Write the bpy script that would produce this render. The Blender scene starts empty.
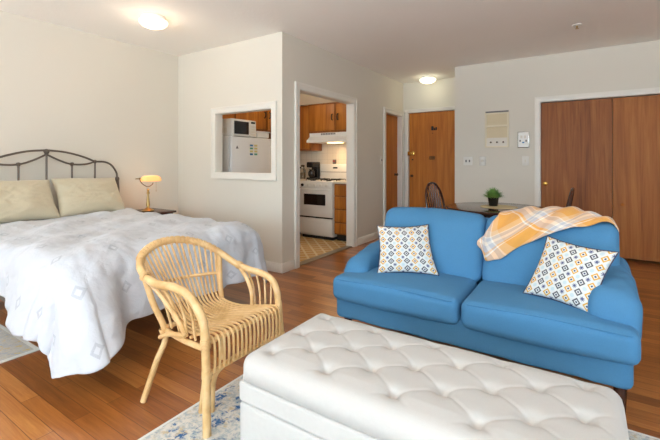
import bpy, bmesh, math, random
from mathutils import Vector, Matrix
from mathutils import noise as NZ
from mathutils.bvhtree import BVHTree
random.seed(7)
PI = math.pi
scn = bpy.context.scene
COL = scn.collection
def R(a): return math.radians(a)

# ------------------------------------------------------------------ materials
def lin(c):
    return tuple(((v/255)/12.92 if v/255 <= .04045 else ((v/255+.055)/1.055)**2.4) for v in c) + (1.0,)

class NT:
    def __init__(s, name):
        s.m = bpy.data.materials.new(name); s.m.use_nodes = True
        s.t = s.m.node_tree; s.n = s.t.nodes; s.l = s.t.links
        s.b = s.n['Principled BSDF']
    def new(s, typ, **kw):
        n = s.n.new(typ)
        for k, v in kw.items(): setattr(n, k, v)
        return n
    def link(s, a, b): s.l.new(a, b)
    def math(s, op, a, b=None, c=None, clamp=False):
        n = s.n.new('ShaderNodeMath'); n.operation = op; n.use_clamp = clamp
        for i, v in enumerate((a, b, c)):
            if v is None: continue
            if isinstance(v, (int, float)): n.inputs[i].default_value = v
            else: s.l.new(v, n.inputs[i])
        return n.outputs[0]
    def mix(s, f, a, b, blend='MIX'):
        n = s.n.new('ShaderNodeMix'); n.data_type = 'RGBA'; n.blend_type = blend
        for i, v in ((0, f), (6, a), (7, b)):
            if isinstance(v, (int, float)): n.inputs[i].default_value = v
            elif isinstance(v, tuple): n.inputs[i].default_value = v
            else: s.l.new(v, n.inputs[i])
        return n.outputs[2]
    def coord(s, kind='Object', scale=(1, 1, 1), rot=(0, 0, 0), loc=(0, 0, 0)):
        tc = s.n.new('ShaderNodeTexCoord'); mp = s.n.new('ShaderNodeMapping')
        mp.inputs['Scale'].default_value = scale; mp.inputs['Rotation'].default_value = rot
        mp.inputs['Location'].default_value = loc
        s.l.new(tc.outputs[kind], mp.inputs['Vector']); return mp.outputs[0]
    def noise(s, vec, scale=5, detail=4, rough=.5, dist=0):
        n = s.n.new('ShaderNodeTexNoise'); n.inputs['Scale'].default_value = scale
        n.inputs['Detail'].default_value = detail; n.inputs['Roughness'].default_value = rough
        n.inputs['Distortion'].default_value = dist
        s.l.new(vec, n.inputs['Vector']); return n
    def ramp(s, fac, stops, interp='LINEAR'):
        n = s.n.new('ShaderNodeValToRGB'); n.color_ramp.interpolation = interp
        e = n.color_ramp.elements
        while len(e) < len(stops): e.new(.5)
        for i, (p, c) in enumerate(stops): e[i].position = p; e[i].color = c
        s.l.new(fac, n.inputs[0]); return n.outputs[0]
    def bump(s, h, strength=.2, dist=.01):
        n = s.n.new('ShaderNodeBump'); n.inputs['Strength'].default_value = strength
        n.inputs['Distance'].default_value = dist
        s.l.new(h, n.inputs['Height']); s.l.new(n.outputs[0], s.b.inputs['Normal'])
    def base(s, c):
        if isinstance(c, tuple): s.b.inputs['Base Color'].default_value = c
        else: s.l.new(c, s.b.inputs['Base Color'])
    def set(s, **kw):
        for k, v in kw.items(): s.b.inputs[k.replace('_', ' ')].default_value = v
        return s

def plain(name, rgb, rough=.5, metal=0, var=.04, bscale=60, bstr=.05, **kw):
    t = NT(name); c = lin(rgb)
    v = t.coord()
    n = t.noise(v, 6, 3)
    d = tuple(x*(1-var*2) for x in c[:3])+(1,)
    t.base(t.mix(n.outputs[0], d, tuple(min(1, x*(1+var)) for x in c[:3])+(1,)))
    t.set(Roughness=rough, Metallic=metal)
    for k, val in kw.items(): t.b.inputs[k.replace('_', ' ')].default_value = val
    if bstr:
        n2 = t.noise(v, bscale, 3); t.bump(n2.outputs[0], bstr, .004)
    return t.m

def fabric(name, rgb, var=.08, scale=500, bstr=.25, rough=.9, mottle=9, sheen=.15):
    t = NT(name); c = lin(rgb); v = t.coord()
    n = t.noise(v, mottle, 4, .6)
    w = t.noise(v, scale, 2); w5 = t.noise(v, 130, 3, .7)
    base = t.mix(n.outputs[0], tuple(x*(1-var) for x in c[:3])+(1,), tuple(min(1, x*(1+var)) for x in c[:3])+(1,))
    base = t.mix(t.math('MULTIPLY', t.math('SUBTRACT', w5.outputs[0], .35, clamp=True), .7), base, tuple(min(1, x*1.25) for x in c[:3])+(1,))
    base = t.mix(t.math('MULTIPLY', w.outputs[0], .25), base, tuple(x*.75 for x in c[:3])+(1,))
    t.base(base); t.set(Roughness=rough, Sheen_Weight=sheen)
    wr = t.noise(v, 22, 4, .55)
    h = t.math('ADD', t.math('MULTIPLY', w.outputs[0], .25), wr.outputs[0])
    t.bump(h, bstr, .006); return t.m

def veneer(name, dark, mid, light, rough=.35, rot=(0, 0, 0), sc=1.0, loc=(0, 0, 0), spec=.5):
    t = NT(name)
    v = t.coord('Object', (9*sc, 9*sc, .55*sc), rot, loc)
    n = t.noise(v, 1.6, 6, .62, .6)
    v2 = t.coord('Object', (70*sc, 70*sc, 1.6*sc), rot, loc)
    n2 = t.noise(v2, 1.5, 3, .6)
    f = t.math('ADD', t.math('MULTIPLY', n.outputs[0], .78), t.math('MULTIPLY', n2.outputs[0], .22))
    t.base(t.ramp(f, [(.34, lin(dark)), (.5, lin(mid)), (.66, lin(light))]))
    t.set(Roughness=rough); t.b.inputs['Specular IOR Level'].default_value = spec
    t.bump(n2.outputs[0], .05, .002)
    return t.m

def make_floor():
    t = NT('oak_strip_floor')
    v = t.coord('Object', (1, 1, 1))
    b = t.new('ShaderNodeTexBrick'); b.offset = .37; b.offset_frequency = 2; b.squash = 1
    t.link(v, b.inputs['Vector'])
    b.inputs['Scale'].default_value = 1; b.inputs['Brick Width'].default_value = .95
    b.inputs['Row Height'].default_value = .074; b.inputs['Mortar Size'].default_value = .0016
    b.inputs['Mortar Smooth'].default_value = .3; b.inputs['Bias'].default_value = 0
    b.inputs['Color1'].default_value = (0, 0, 0, 1); b.inputs['Color2'].default_value = (1, 1, 1, 1)
    b.inputs['Mortar'].default_value = (.5, .5, .5, 1)
    v2 = t.coord('Object', (1.3, 22, 1)); g = t.noise(v2, 2.2, 6, .65, .8)
    v3 = t.coord('Object', (6, 140, 1)); g2 = t.noise(v3, 1.4, 3)
    f = t.math('ADD', t.math('MULTIPLY', b.outputs['Color'], .38),
               t.math('ADD', t.math('MULTIPLY', g.outputs[0], .60), t.math('MULTIPLY', g2.outputs[0], .1)))
    c = t.ramp(f, [(.14, lin((98, 54, 22))), (.40, lin((140, 82, 36))), (.62, lin((170, 106, 50))), (.85, lin((200, 138, 74)))])
    c = t.mix(t.math('MULTIPLY', b.outputs['Fac'], .8), c, lin((74, 40, 18)))
    t.base(c)
    t.set(Roughness=.3, Coat_Weight=.25, Coat_Roughness=.22)
    wav = t.noise(t.coord('Object', (1, 5, 1)), 3, 2)
    h = t.math('ADD', t.math('MULTIPLY', b.outputs['Fac'], -1.0), t.math('ADD', wav.outputs[0], t.math('MULTIPLY', g2.outputs[0], .3)))
    t.bump(h, .1, .003)
    return t.m

def make_wall(name, rgb, s=45, st=.12):
    t = NT(name); v = t.coord(); c = lin(rgb)
    n = t.noise(v, 1.2, 2)
    t.base(t.mix(n.outputs[0], tuple(x*.97 for x in c[:3])+(1,), tuple(min(1, x*1.02) for x in c[:3])+(1,)))
    t.set(Roughness=.75); n2 = t.noise(v, s, 4, .6); t.bump(n2.outputs[0], st, .004); return t.m

def make_lattice_tile():
    t = NT('gold_lattice_vinyl')
    v = t.coord('Object', (1, 1, 1), (0, 0, R(45)))
    sp = t.new('ShaderNodeSeparateXYZ'); t.link(v, sp.inputs[0])
    def line(o, w):
        fr = t.math('FRACT', t.math('MULTIPLY', o, 1/.125))
        return t.math('LESS_THAN', t.math('ABSOLUTE', t.math('SUBTRACT', fr, .5)), w)
    m = t.math('MAXIMUM', line(sp.outputs[0], .11), line(sp.outputs[1], .11))
    v2 = t.coord('Object', (1, 1, 1)); n = t.noise(v2, 40, 3)
    c1 = t.mix(n.outputs[0], lin((188, 142, 70)), lin((212, 168, 96)))
    t.base(t.mix(m, c1, lin((226, 208, 172)))); t.set(Roughness=.45); return t.m

def make_wall_tile():
    t = NT('cream_wall_tile')
    v = t.coord('Object', (1, 1, 1), (R(90), 0, 0))
    b = t.new('ShaderNodeTexBrick'); b.offset = 0
    t.link(v, b.inputs['Vector']); b.inputs['Scale'].default_value = 1
    b.inputs['Brick Width'].default_value = .108; b.inputs['Row Height'].default_value = .108
    b.inputs['Mortar Size'].default_value = .002
    b.inputs['Color1'].default_value = lin((232, 222, 204)); b.inputs['Color2'].default_value = lin((228, 217, 198))
    b.inputs['Mortar'].default_value = lin((205, 194, 176))
    t.base(b.outputs['Color']); t.set(Roughness=.3); t.bump(t.math('SUBTRACT', 1, b.outputs['Fac']), .2, .002); return t.m

def make_cushion_pattern():
    t = NT('ikat_diamond_print')
    tc = t.new('ShaderNodeTexCoord'); sp = t.new('ShaderNodeSeparateXYZ'); t.link(tc.outputs['UV'], sp.inputs[0])
    NX, NY = 7.0, 6.5
    U = t.math('MULTIPLY', sp.outputs[0], NX); V = t.math('MULTIPLY', sp.outputs[1], NY)
    fu = t.math('ABSOLUTE', t.math('SUBTRACT', t.math('FRACT', U), .5))
    fv = t.math('ABSOLUTE', t.math('SUBTRACT', t.math('FRACT', V), .5))
    d = t.math('ADD', fu, fv)
    ring = t.math('MULTIPLY', t.math('GREATER_THAN', d, .24), t.math('LESS_THAN', d, .42))
    dot = t.math('LESS_THAN', d, .12)
    par = t.math('MODULO', t.math('FLOOR', U), 2)
    # small flowers where four diamonds meet, every other row
    r2 = t.math('SQRT', t.math('ADD', t.math('POWER', t.math('SUBTRACT', .5, fu), 2), t.math('POWER', t.math('SUBTRACT', .5, fv), 2)))
    ang = t.math('ARCTAN2', t.math('SUBTRACT', t.math('FRACT', t.math('ADD', V, .5)), .5), t.math('SUBTRACT', t.math('FRACT', t.math('ADD', U, .5)), .5))
    pet = t.math('ADD', .17, t.math('MULTIPLY', t.math('COSINE', t.math('MULTIPLY', ang, 8)), .08))
    rowp = t.math('MODULO', t.math('ADD', t.math('FLOOR', t.math('ADD', V, .5)), t.math('FLOOR', t.math('ADD', U, .5))), 2)
    flower = t.math('MULTIPLY', t.math('LESS_THAN', r2, pet), rowp)
    leaf = t.math('MULTIPLY', t.math('LESS_THAN', r2, .20), t.math('SUBTRACT', 1, rowp))
    c = lin((214, 216, 212))
    c = t.mix(leaf, c, lin((190, 206, 210)))
    c = t.mix(flower, c, lin((78, 84, 122)))
    ringc = t.mix(par, lin((212, 160, 62)), lin((80, 78, 84)))
    c = t.mix(ring, c, ringc)
    c = t.mix(dot, c, lin((46, 52, 88)))
    t.base(c); t.set(Roughness=.9)
    n = t.noise(t.coord(), 400, 2); t.bump(n.outputs[0], .2, .003); return t.m

def make_plaid():
    t = NT('plaid_throw_weave')
    tc = t.new('ShaderNodeTexCoord'); mp = t.new('ShaderNodeMapping')
    mp.inputs['Rotation'].default_value = (0, 0, R(-38)); t.link(tc.outputs['UV'], mp.inputs[0])
    sp = t.new('ShaderNodeSeparateXYZ'); t.link(mp.outputs[0], sp.inputs[0])
    O = lin((220, 158, 76)); W = lin((236, 226, 210)); G = lin((184, 184, 190)); Bg = lin((220, 184, 144))
    def bands(o, ph):
        f = t.math('FRACT', t.math('ADD', t.math('MULTIPLY', o, 1/.25), ph))
        return t.ramp(f, [(0, O), (.24, W), (.27, O), (.32, G), (.44, W), (.52, G), (.62, W), (.65, Bg), (.80, O)], 'CONSTANT')
    a = bands(sp.outputs[0], .1); b = bands(sp.outputs[1], .35)
    t.base(t.mix(.5, a, b)); t.set(Roughness=.95, Sheen_Weight=.2)
    n = t.noise(t.coord(), 350, 2); n2 = t.noise(t.coord(), 25, 3)
    t.bump(t.math('ADD', n.outputs[0], n2.outputs[0]), .3, .004); return t.m

def make_comforter():
    t = NT('white_jacquard_cotton')
    tc = t.new('ShaderNodeTexCoord')
    sp = t.new('ShaderNodeSeparateXYZ'); t.link(tc.outputs['UV'], sp.inputs[0])
    S = 1/.25
    row = t.math('FLOOR', t.math('MULTIPLY', sp.outputs[1], S))
    U = t.math('ADD', t.math('MULTIPLY', sp.outputs[0], S), t.math('MULTIPLY', row, .5)); V = t.math('MULTIPLY', sp.outputs[1], S)
    fu = t.math('ABSOLUTE', t.math('SUBTRACT', t.math('FRACT', U), .5)); fv = t.math('ABSOLUTE', t.math('SUBTRACT', t.math('FRACT', V), .5))
    d = t.math('ADD', fu, fv)
    ring = t.math('MULTIPLY', t.math('GREATER_THAN', d, .07), t.math('LESS_THAN', d, .14))
    n = t.noise(t.coord(), 160, 2)
    ring = t.math('MULTIPLY', ring, t.math('ADD', .15, t.math('MULTIPLY', n.outputs[0], .6)))
    t.base(t.mix(ring, lin((198, 202, 208)), lin((150, 157, 166)))); t.set(Roughness=.85, Sheen_Weight=.1)
    v = t.coord(); w = t.noise(v, 7, 5, .55, .5)
    t.bump(w.outputs[0], .55, .022); return t.m

def make_rug(name, ground, blue, mid, gold, gs=1.0):
    t = NT(name); v = t.coord()
    a = t.noise(v, 7*gs, 6, .7, 1.2); b = t.noise(v, 26*gs, 5, .7, .5); w = t.noise(v, 420, 2)
    g = t.noise(v, 14*gs, 5, .7)
    c = t.mix(t.ramp(b.outputs[0], [(.45, (0, 0, 0, 1)), (.6, (1, 1, 1, 1))]), lin(ground), lin(mid))
    c = t.mix(t.ramp(g.outputs[0], [(.55, (0, 0, 0, 1)), (.62, (.7, .7, .7, 1))]), c, lin(gold))
    c = t.mix(t.math('MULTIPLY', t.ramp(a.outputs[0], [(.52, (0, 0, 0, 1)), (.6, (1, 1, 1, 1))]),
                     t.ramp(b.outputs[0], [(.4, (0, 0, 0, 1)), (.52, (1, 1, 1, 1))])), c, lin(blue))
    t.base(c); t.set(Roughness=1.0); t.bump(w.outputs[0], .5, .004); return t.m

def make_ottoman_linen():
    t = NT('ivory_linen'); v = t.coord(); c = lin((192, 190, 185))
    w1 = t.noise(t.coord('Object', (900, 60, 60)), 1, 2); w2 = t.noise(t.coord('Object', (60, 900, 60)), 1, 2)
    s = t.math('MULTIPLY', t.math('ADD', w1.outputs[0], w2.outputs[0]), .5)
    t.base(t.mix(s, tuple(x*.9 for x in c[:3])+(1,), tuple(min(1, x*1.06) for x in c[:3])+(1,)))
    t.set(Roughness=.85, Sheen_Weight=.1); t.bump(s, .15, .002); return t.m

def emit(name, rgb, strength, base=(240, 235, 225)):
    t = NT(name); t.base(lin(base)); t.set(Roughness=.4)
    t.b.inputs['Emission Color'].default_value = lin(rgb); t.b.inputs['Emission Strength'].default_value = strength
    return t.m

M = dict(
 floor=make_floor(), wall=make_wall('warm_white_wall_paint', (216, 210, 197)), ceil=make_wall('stippled_ceiling_plaster', (246, 243, 237), 28, .45),
 trim=plain('white_trim_gloss', (228, 223, 213), .4, var=.01, bstr=0), tile=make_lattice_tile(), wtile=make_wall_tile(),
 door=veneer('birch_door_veneer', (166, 96, 34), (188, 114, 42), (202, 130, 54), .5, spec=.3),
 closet=veneer('mahogany_closet_veneer', (114, 62, 24), (146, 86, 38), (168, 108, 54), .5, spec=.3),
 closet2=veneer('pale_closet_veneer', (134, 76, 30), (162, 98, 42), (180, 116, 56), .5, spec=.3, loc=(3, 2, 7)),
 cab=veneer('honey_cabinet_wood', (140, 78, 22), (178, 108, 36), (200, 130, 54), .4),
 cab_dark=veneer('honey_cabinet_frame_wood', (122, 68, 24), (150, 90, 36), (168, 104, 46), .4),
 dark_wood=veneer('walnut_furniture_wood', (48, 24, 14), (66, 34, 20), (88, 48, 30), .22, sc=2),
 dark_top=veneer('polished_walnut_top', (52, 30, 20), (72, 44, 30), (90, 58, 42), .12, sc=2),
 sofa=fabric('blue_slipcover_cotton', (70, 127, 168), .07, 450, .3, sheen=0), linen=make_ottoman_linen(),
 comforter=make_comforter(), pillow=fabric('beige_pillowcase_sateen', (196, 184, 156), .05, 600, .35, .6, 6, .3),
 mattress=fabric('white_mattress_ticking', (225, 222, 216), .02), iron=plain('bronzed_iron', (104, 92, 82), .4, .5),
 rattan=NT('x').m, print=make_cushion_pattern(), plaid=make_plaid(),
 rug=make_rug('distressed_blue_rug_pile', (216, 213, 203), (52, 98, 148), (168, 182, 186), (196, 176, 130), 1.7),
 rug2=make_rug('yellow_grey_rug_pile', (200, 196, 186), (172, 178, 186), (184, 184, 180), (216, 184, 92), 2.2),
 rugb=plain('rug_binding', (222, 222, 216), .95, bscale=300, bstr=.3),
 white=plain('white_enamel', (232, 230, 224), .3, var=.01, bstr=0), cream=plain('almond_enamel', (222, 210, 182), .4, var=.01, bstr=0),
 fridge=plain('white_fridge_enamel', (226, 224, 220), .35, var=.01, bscale=400, bstr=.04),
 black=plain('black_plastic', (24, 22, 22), .25, bstr=0), blackm=plain('matte_black', (30, 29, 28), .6, bstr=0),
 glassd=plain('dark_oven_glass', (30, 24, 22), .08, bstr=0), brass=plain('antique_brass', (176, 146, 92), .3, .9),
 goldk=plain('polished_gold_knob', (226, 178, 90), .25, .8, bstr=0), bronze=plain('aged_bronze_knob', (88, 66, 42), .35, .8, bstr=0),
 chrome=plain('brushed_steel', (196, 194, 190), .25, .9, bstr=0), counter=plain('pale_laminate', (220, 212, 198), .4, bstr=0),
 green=plain('grass_blades', (124, 168, 80), .6, var=.25, bstr=0), mat=plain('woven_placemat', (206, 186, 142), .8, bscale=300, bstr=.3),
 plate=plain('switch_plate', (226, 222, 214), .4, bstr=0), grey=plain('grey_print', (110, 106, 104), .6, bstr=0),
 soffit=make_wall('kitchen_soffit_paint', (206, 196, 180)), red=plain('red_display', (150, 50, 40), .5, bstr=0),
 paper=plain('white_paper', (232, 230, 222), .8, bstr=0), pblue=plain('blue_print_ink', (64, 120, 168), .8, bstr=0),
 pgreen=plain('green_print_ink', (96, 156, 130), .8, bstr=0), pyel=plain('yellow_print_ink', (214, 196, 130), .8, bstr=0),
 bulb=emit('lit_frosted_bowl_warm', (255, 214, 170), 4), bulb2=emit('lit_frosted_bowl_white', (255, 250, 214), 3.5),
 hoodl=emit('lit_hood_lamp', (255, 200, 130), 6), seedc=plain('jar_dry_goods', (168, 150, 122), .3, bstr=0),
)
bpy.data.materials.remove(M['rattan'])
def make_rattan():
    t = NT('peeled_rattan'); v = t.coord()
    n = t.noise(v, 14, 4, .6); n2 = t.noise(v, 90, 2)
    t.base(t.ramp(n.outputs[0], [(.3, lin((198, 156, 100))), (.5, lin((218, 180, 124))), (.7, lin((228, 196, 144)))]))
    t.set(Roughness=.38, Coat_Weight=.15); t.bump(n2.outputs[0], .06, .002); return t.m
M['rattan'] = make_rattan()
def make_shade():
    t = NT('amber_lamp_glass'); t.base(lin((246, 196, 130))); t.set(Roughness=.25)
    t.b.inputs['Emission Color'].default_value = lin((255, 176, 100)); t.b.inputs['Emission Strength'].default_value = .75
    return t.m
M['shade'] = make_shade()
def make_glass():
    t = NT('clear_glass'); t.base((.95, .97, .96, 1)); t.set(Roughness=.03, IOR=1.45); t.b.inputs['Transmission Weight'].default_value = 1; return t.m
M['glass'] = make_glass()

# ------------------------------------------------------------------ geometry
def catmull(pts, n=6, closed=False):
    P = [Vector(p) for p in pts]; out = []
    m = len(P)
    for i in range(m if closed else m-1):
        p1 = P[i]; p2 = P[(i+1) % m]
        p0 = P[i-1] if (i > 0 or closed) else p1*2-p2
        p3 = P[(i+2) % m] if (i+2 < m or closed) else p2*2-p1
        for k in range(n):
            t = k/n
            out.append(.5*((2*p1)+(-p0+p2)*t+(2*p0-5*p1+4*p2-p3)*t*t+(-p0+3*p1-3*p2+p3)*t**3))
    if not closed: out.append(P[-1])
    return out

class MB:
    def __init__(s): s.bm = bmesh.new(); s.uv = s.bm.loops.layers.uv.new('UVMap')
    def box(s, x0, x1, y0, y1, z0, z1, bev=0, seg=2):
        r = bmesh.ops.create_cube(s.bm, size=1)
        for v in r['verts']:
            v.co = Vector(((x0+x1)/2+v.co.x*(x1-x0), (y0+y1)/2+v.co.y*(y1-y0), (z0+z1)/2+v.co.z*(z1-z0)))
        if bev:
            es = list({e for v in r['verts'] for e in v.link_edges})
            bmesh.ops.bevel(s.bm, geom=es, offset=bev, segments=seg, affect='EDGES', profile=.5)
        return s
    def tube(s, pts, r, seg=10, closed=False, smooth=0):
        if smooth: 
            if isinstance(r, (list, tuple)):
                rr = catmull([(q, 0, 0) for q in r], smooth, closed); r = [max(1e-4, q.x) for q in rr]
            pts = catmull(pts, smooth, closed)
        P = [Vector(p) for p in pts]; n = len(P)
        rad = r if isinstance(r, (list, tuple)) else [r]*n
        def tan(i):
            a = P[(i-1) % n] if (closed or i > 0) else P[i]; b = P[(i+1) % n] if (closed or i < n-1) else P[i]
            return (b-a).normalized()
        t = tan(0); up = Vector((0, 0, 1)) if abs(t.z) < .9 else Vector((1, 0, 0))
        u = t.cross(up).normalized(); rings = []
        for i in range(n):
            t = tan(i); u = (u-t*u.dot(t)).normalized(); w = t.cross(u)
            rings.append([s.bm.verts.new(P[i]+(u*math.cos(2*PI*k/seg)+w*math.sin(2*PI*k/seg))*rad[i]) for k in range(seg)])
        for i in range(n if closed else n-1):
            a, b = rings[i], rings[(i+1) % n]
            for k in range(seg): s.bm.faces.new((a[k], a[(k+1) % seg], b[(k+1) % seg], b[k]))
        if not closed:
            s.bm.faces.new(rings[0][::-1]); s.bm.faces.new(rings[-1])
        return s
    def lathe(s, prof, c=(0, 0, 0), seg=24, mat=None):
        rings = []; mt = mat or Matrix.Identity(3); c = Vector(c)
        for (r, z) in prof:
            if r < 1e-5: rings.append([s.bm.verts.new(c+mt@Vector((0, 0, z)))])
            else: rings.append([s.bm.verts.new(c+mt@Vector((r*math.cos(2*PI*k/seg), r*math.sin(2*PI*k/seg), z))) for k in range(seg)])
        for a, b in zip(rings, rings[1:]):
            for k in range(seg):
                q = (k+1) % seg
                if len(a) == 1 and len(b) == 1: continue
                if len(a) == 1: s.bm.faces.new((a[0], b[q], b[k]))
                elif len(b) == 1: s.bm.faces.new((a[k], a[q], b[0]))
                else: s.bm.faces.new((a[k], a[q], b[q], b[k]))
        return s
    def grid(s, f, nu, nv, uvf=None, closeu=False):
        vs = [[s.bm.verts.new(Vector(f(i/nu, j/nv))) for j in range(nv+1)] for i in range(nu+(0 if closeu else 1))]
        L = len(vs)
        for i in range(nu):
            for j in range(nv):
                a, b = i, (i+1) % L if closeu else i+1
                fc = s.bm.faces.new((vs[a][j], vs[b][j], vs[b][j+1], vs[a][j+1]))
                for lp, (p, q) in zip(fc.loops, ((i, j), (i+1, j), (i+1, j+1), (i, j+1))):
                    lp[s.uv].uv = uvf(p/nu, q/nv) if uvf else (p/nu, q/nv)
        return vs
    def soft(s, c, h, r, puff=(0, 0, 0), n=14, warp=None):
        """box of half sizes h about c with edges rounded by r, its faces bulging by puff"""
        before = set(s.bm.verts)
        r_ = bmesh.ops.create_cube(s.bm, size=2)
        es = list({e for v in r_['verts'] for e in v.link_edges})
        bmesh.ops.subdivide_edges(s.bm, edges=es, cuts=n, use_grid_fill=True)
        vs = [v for v in s.bm.verts if v not in before]
        h = Vector(h); c = Vector(c)
        for v in vs:
            p = v.co.copy()
            q = [0, 0, 0]; d = Vector((0, 0, 0))
            for k in range(3):
                # concentrate samples near the edges
                t = math.sin(p[k]*PI/2)
                x = t*h[k]; lim = h[k]-r
                q[k] = max(-lim, min(lim, x)); d[k] = x-q[k]
            if d.length > 1e-9:
                nn = d.normalized(); d = nn*r*min(1, max(abs(x) for x in d)/r)
            w = Vector(q)+d
            u = [w[k]/h[k] for k in range(3)]
            for k in range(3):
                a, b = (k+1) % 3, (k+2) % 3
                w[k] += puff[k]*u[k]*max(0, 1-u[a]**2)*max(0, 1-u[b]**2)
            w = w+c
            v.co = Vector(warp(w)) if warp else w
        return s
    def build(s, name, mat, parent=None, smooth=True, subsurf=0, solid=0, recalc=True, angle=35):
        bmesh.ops.remove_doubles(s.bm, verts=s.bm.verts, dist=1e-6)
        if recalc: bmesh.ops.recalc_face_normals(s.bm, faces=s.bm.faces)
        me = bpy.data.meshes.new(name); s.bm.to_mesh(me); s.bm.free()
        ms = mat if isinstance(mat, list) else [mat]
        for m in ms: me.materials.append(m)
        if smooth:
            me.shade_smooth()
            if hasattr(me, 'set_sharp_from_angle'): me.set_sharp_from_angle(angle=R(angle))
        o = bpy.data.objects.new(name, me); COL.objects.link(o)
        if parent:
            o.parent = parent
            # the shapes are written in world coordinates: undo the parent's placement
            o.matrix_parent_inverse = WORLD(parent).inverted()
        if solid:
            md = o.modifiers.new('thickness', 'SOLIDIFY'); md.thickness = solid; md.offset = 0
        if subsurf:
            md = o.modifiers.new('smooth', 'SUBSURF'); md.levels = subsurf; md.render_levels = subsurf
        return o

def WORLD(o):
    m = Matrix.LocRotScale(o.location, o.rotation_euler, o.scale)
    if o.parent: m = WORLD(o.parent) @ o.matrix_parent_inverse @ m
    return m
def tag(o, label, cat, group=None):
    o['label'] = label; o['category'] = cat
    if group: o['group'] = group
    return o
def thing(name, label, cat, loc, group=None):
    o = bpy.data.objects.new(name, None); COL.objects.link(o); o.location = loc; o.empty_display_size = .1
    return tag(o, label, cat, group)
def struct(o, label=None):
    o['kind'] = 'structure'
    if label: o['label'] = label
    return o
def box(name, mat, parent, *a, **k):
    return MB().box(*a, **{kk: v for kk, v in k.items() if kk in ('bev', 'seg')}).build(name, mat, parent)
def copy_tree(src, loc, rotz=None):
    r = src.copy(); COL.objects.link(r); r.location = loc
    if rotz is not None: r.rotation_euler = (0, 0, rotz)
    def rec(a, b):
        for ch in a.children:
            c = ch.copy(); COL.objects.link(c); c.parent = b; c.matrix_parent_inverse = ch.matrix_parent_inverse.copy(); rec(ch, c)
    rec(src, r); return r

H = 2.5
XR, YB = 2.8, -3.0
# ------------------------------------------------------------------ room shell
def sbox(name, mat, *a, **k): return struct(box(name, mat, None, *a, **k))
sbox('floor', M['floor'], -4.47, XR+.12, YB-.12, 6.45, -.1, 0)
struct(MB().box(-4.35, -2.7, 3.18, 5.35, .0005, .004).build('floor_kitchen', M['tile']))
sbox('ceiling', M['ceil'], -4.47, XR+.12, YB-.12, 6.45, H, H+.1)

def wall_holes(name, axis, p0, p1, a0, a1, holes, mat):
    """wall slab between p0 and p1 (thickness) running a0..a1, with openings (u0,u1,z0,z1)"""
    m = MB(); us = sorted({a0, a1, *[h[0] for h in holes], *[h[1] for h in holes]}); zs = sorted({0, H, *[h[2] for h in holes], *[h[3] for h in holes]})
    for i in range(len(us)-1):
        j = 0
        while j < len(zs)-1:
            u = (us[i]+us[i+1])/2
            def solid(j): return not any(h[0] < u < h[1] and h[2] < (zs[j]+zs[j+1])/2 < h[3] for h in holes)
            if not solid(j): j += 1; continue
            k = j
            while k+1 < len(zs)-1 and solid(k+1): k += 1
            if axis == 'x': m.box(us[i], us[i+1], p0, p1, zs[j], zs[k+1])
            else: m.box(p0, p1, us[i], us[i+1], zs[j], zs[k+1])
            j = k+1
    return struct(m.build(name, mat, smooth=False))
WIN = [(-3.1, -1.5, .6, 2.25), (-1.2, .5, .6, 2.25), (.75, 2.5, .6, 2.25)]
WINR = [(-2.2, -.3, .6, 2.25), (.2, 2.1, .6, 2.25)]
sbox('wall_left', M['wall'], -4.47, -4.35, YB-.12, 5.47, 0, H)
PT = (-3.635, -2.76, 1.025, 1.72)
wall_holes('wall_pass_through', 'x', 3.09, 3.18, -4.35, -2.62, [PT], M['wall'])
wall_holes('wall_kitchen', 'y', -2.72, -2.62, 3.18, 6.41, [(3.364, 4.56, 0, 1.945), (5.57, 6.2, 0, 1.93)], M['wall'])
sbox('wall_kitchen_back', M['wtile'], -4.35, -2.72, 5.35, 5.47, 0, H)
wall_holes('wall_entry', 'x', 6.29, 6.41, -2.62, -1.43, [(-2.52, -1.66, 0, 1.985)], M['wall'])
sbox('wall_entry_side', M['wall'], -1.55, -1.43, 5.72, 6.29, 0, H)
wall_holes('wall_right', 'x', 5.6, 5.72, -1.55, XR+.12, [(-.478, 1.76, 0, 1.915)], M['wall'])
sbox('wall_closet_back', M['wall'], -1.43, XR+.12, 6.29, 6.41, 0, H)
wall_holes('wall_front', 'x', YB-.12, YB, -4.35, XR+.12, WIN, M['wall'])
wall_holes('wall_window_side', 'y', XR, XR+.12, YB, 5.6, WINR, M['wall'])
# soffit above the kitchen cabinets
sbox('wall_soffit', M['soffit'], -4.35, -3.975, 3.18, 5.35, 2.09, H)
sbox('wall_soffit_range', M['soffit'], -3.975, -2.72, 4.96, 5.35, 2.06, H)

# windows behind the camera
wi = 0
for (a, b, z0, z1) in WIN+WINR:
    wi += 1
    isR = wi > len(WIN)
    m = MB(); g = MB()
    def bx(mm, u0, u1, w0, w1, zz0, zz1):
        if isR: mm.box(XR+w0, XR+w1, u0, u1, zz0, zz1)
        else: mm.box(u0, u1, YB-w1, YB-w0, zz0, zz1)
    for (u0, u1, q0, q1) in ((a, a+.05, z0, z1), (b-.05, b, z0, z1), (a+.05, b-.05, z0, z0+.05), (a+.05, b-.05, z1-.05, z1), ((a+b)/2-.02, (a+b)/2+.02, z0+.05, z1-.05)):
        bx(m, u0, u1, .03, .08, q0, q1)
    struct(m.build('window_%d' % wi, M['trim'], smooth=False))
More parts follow.
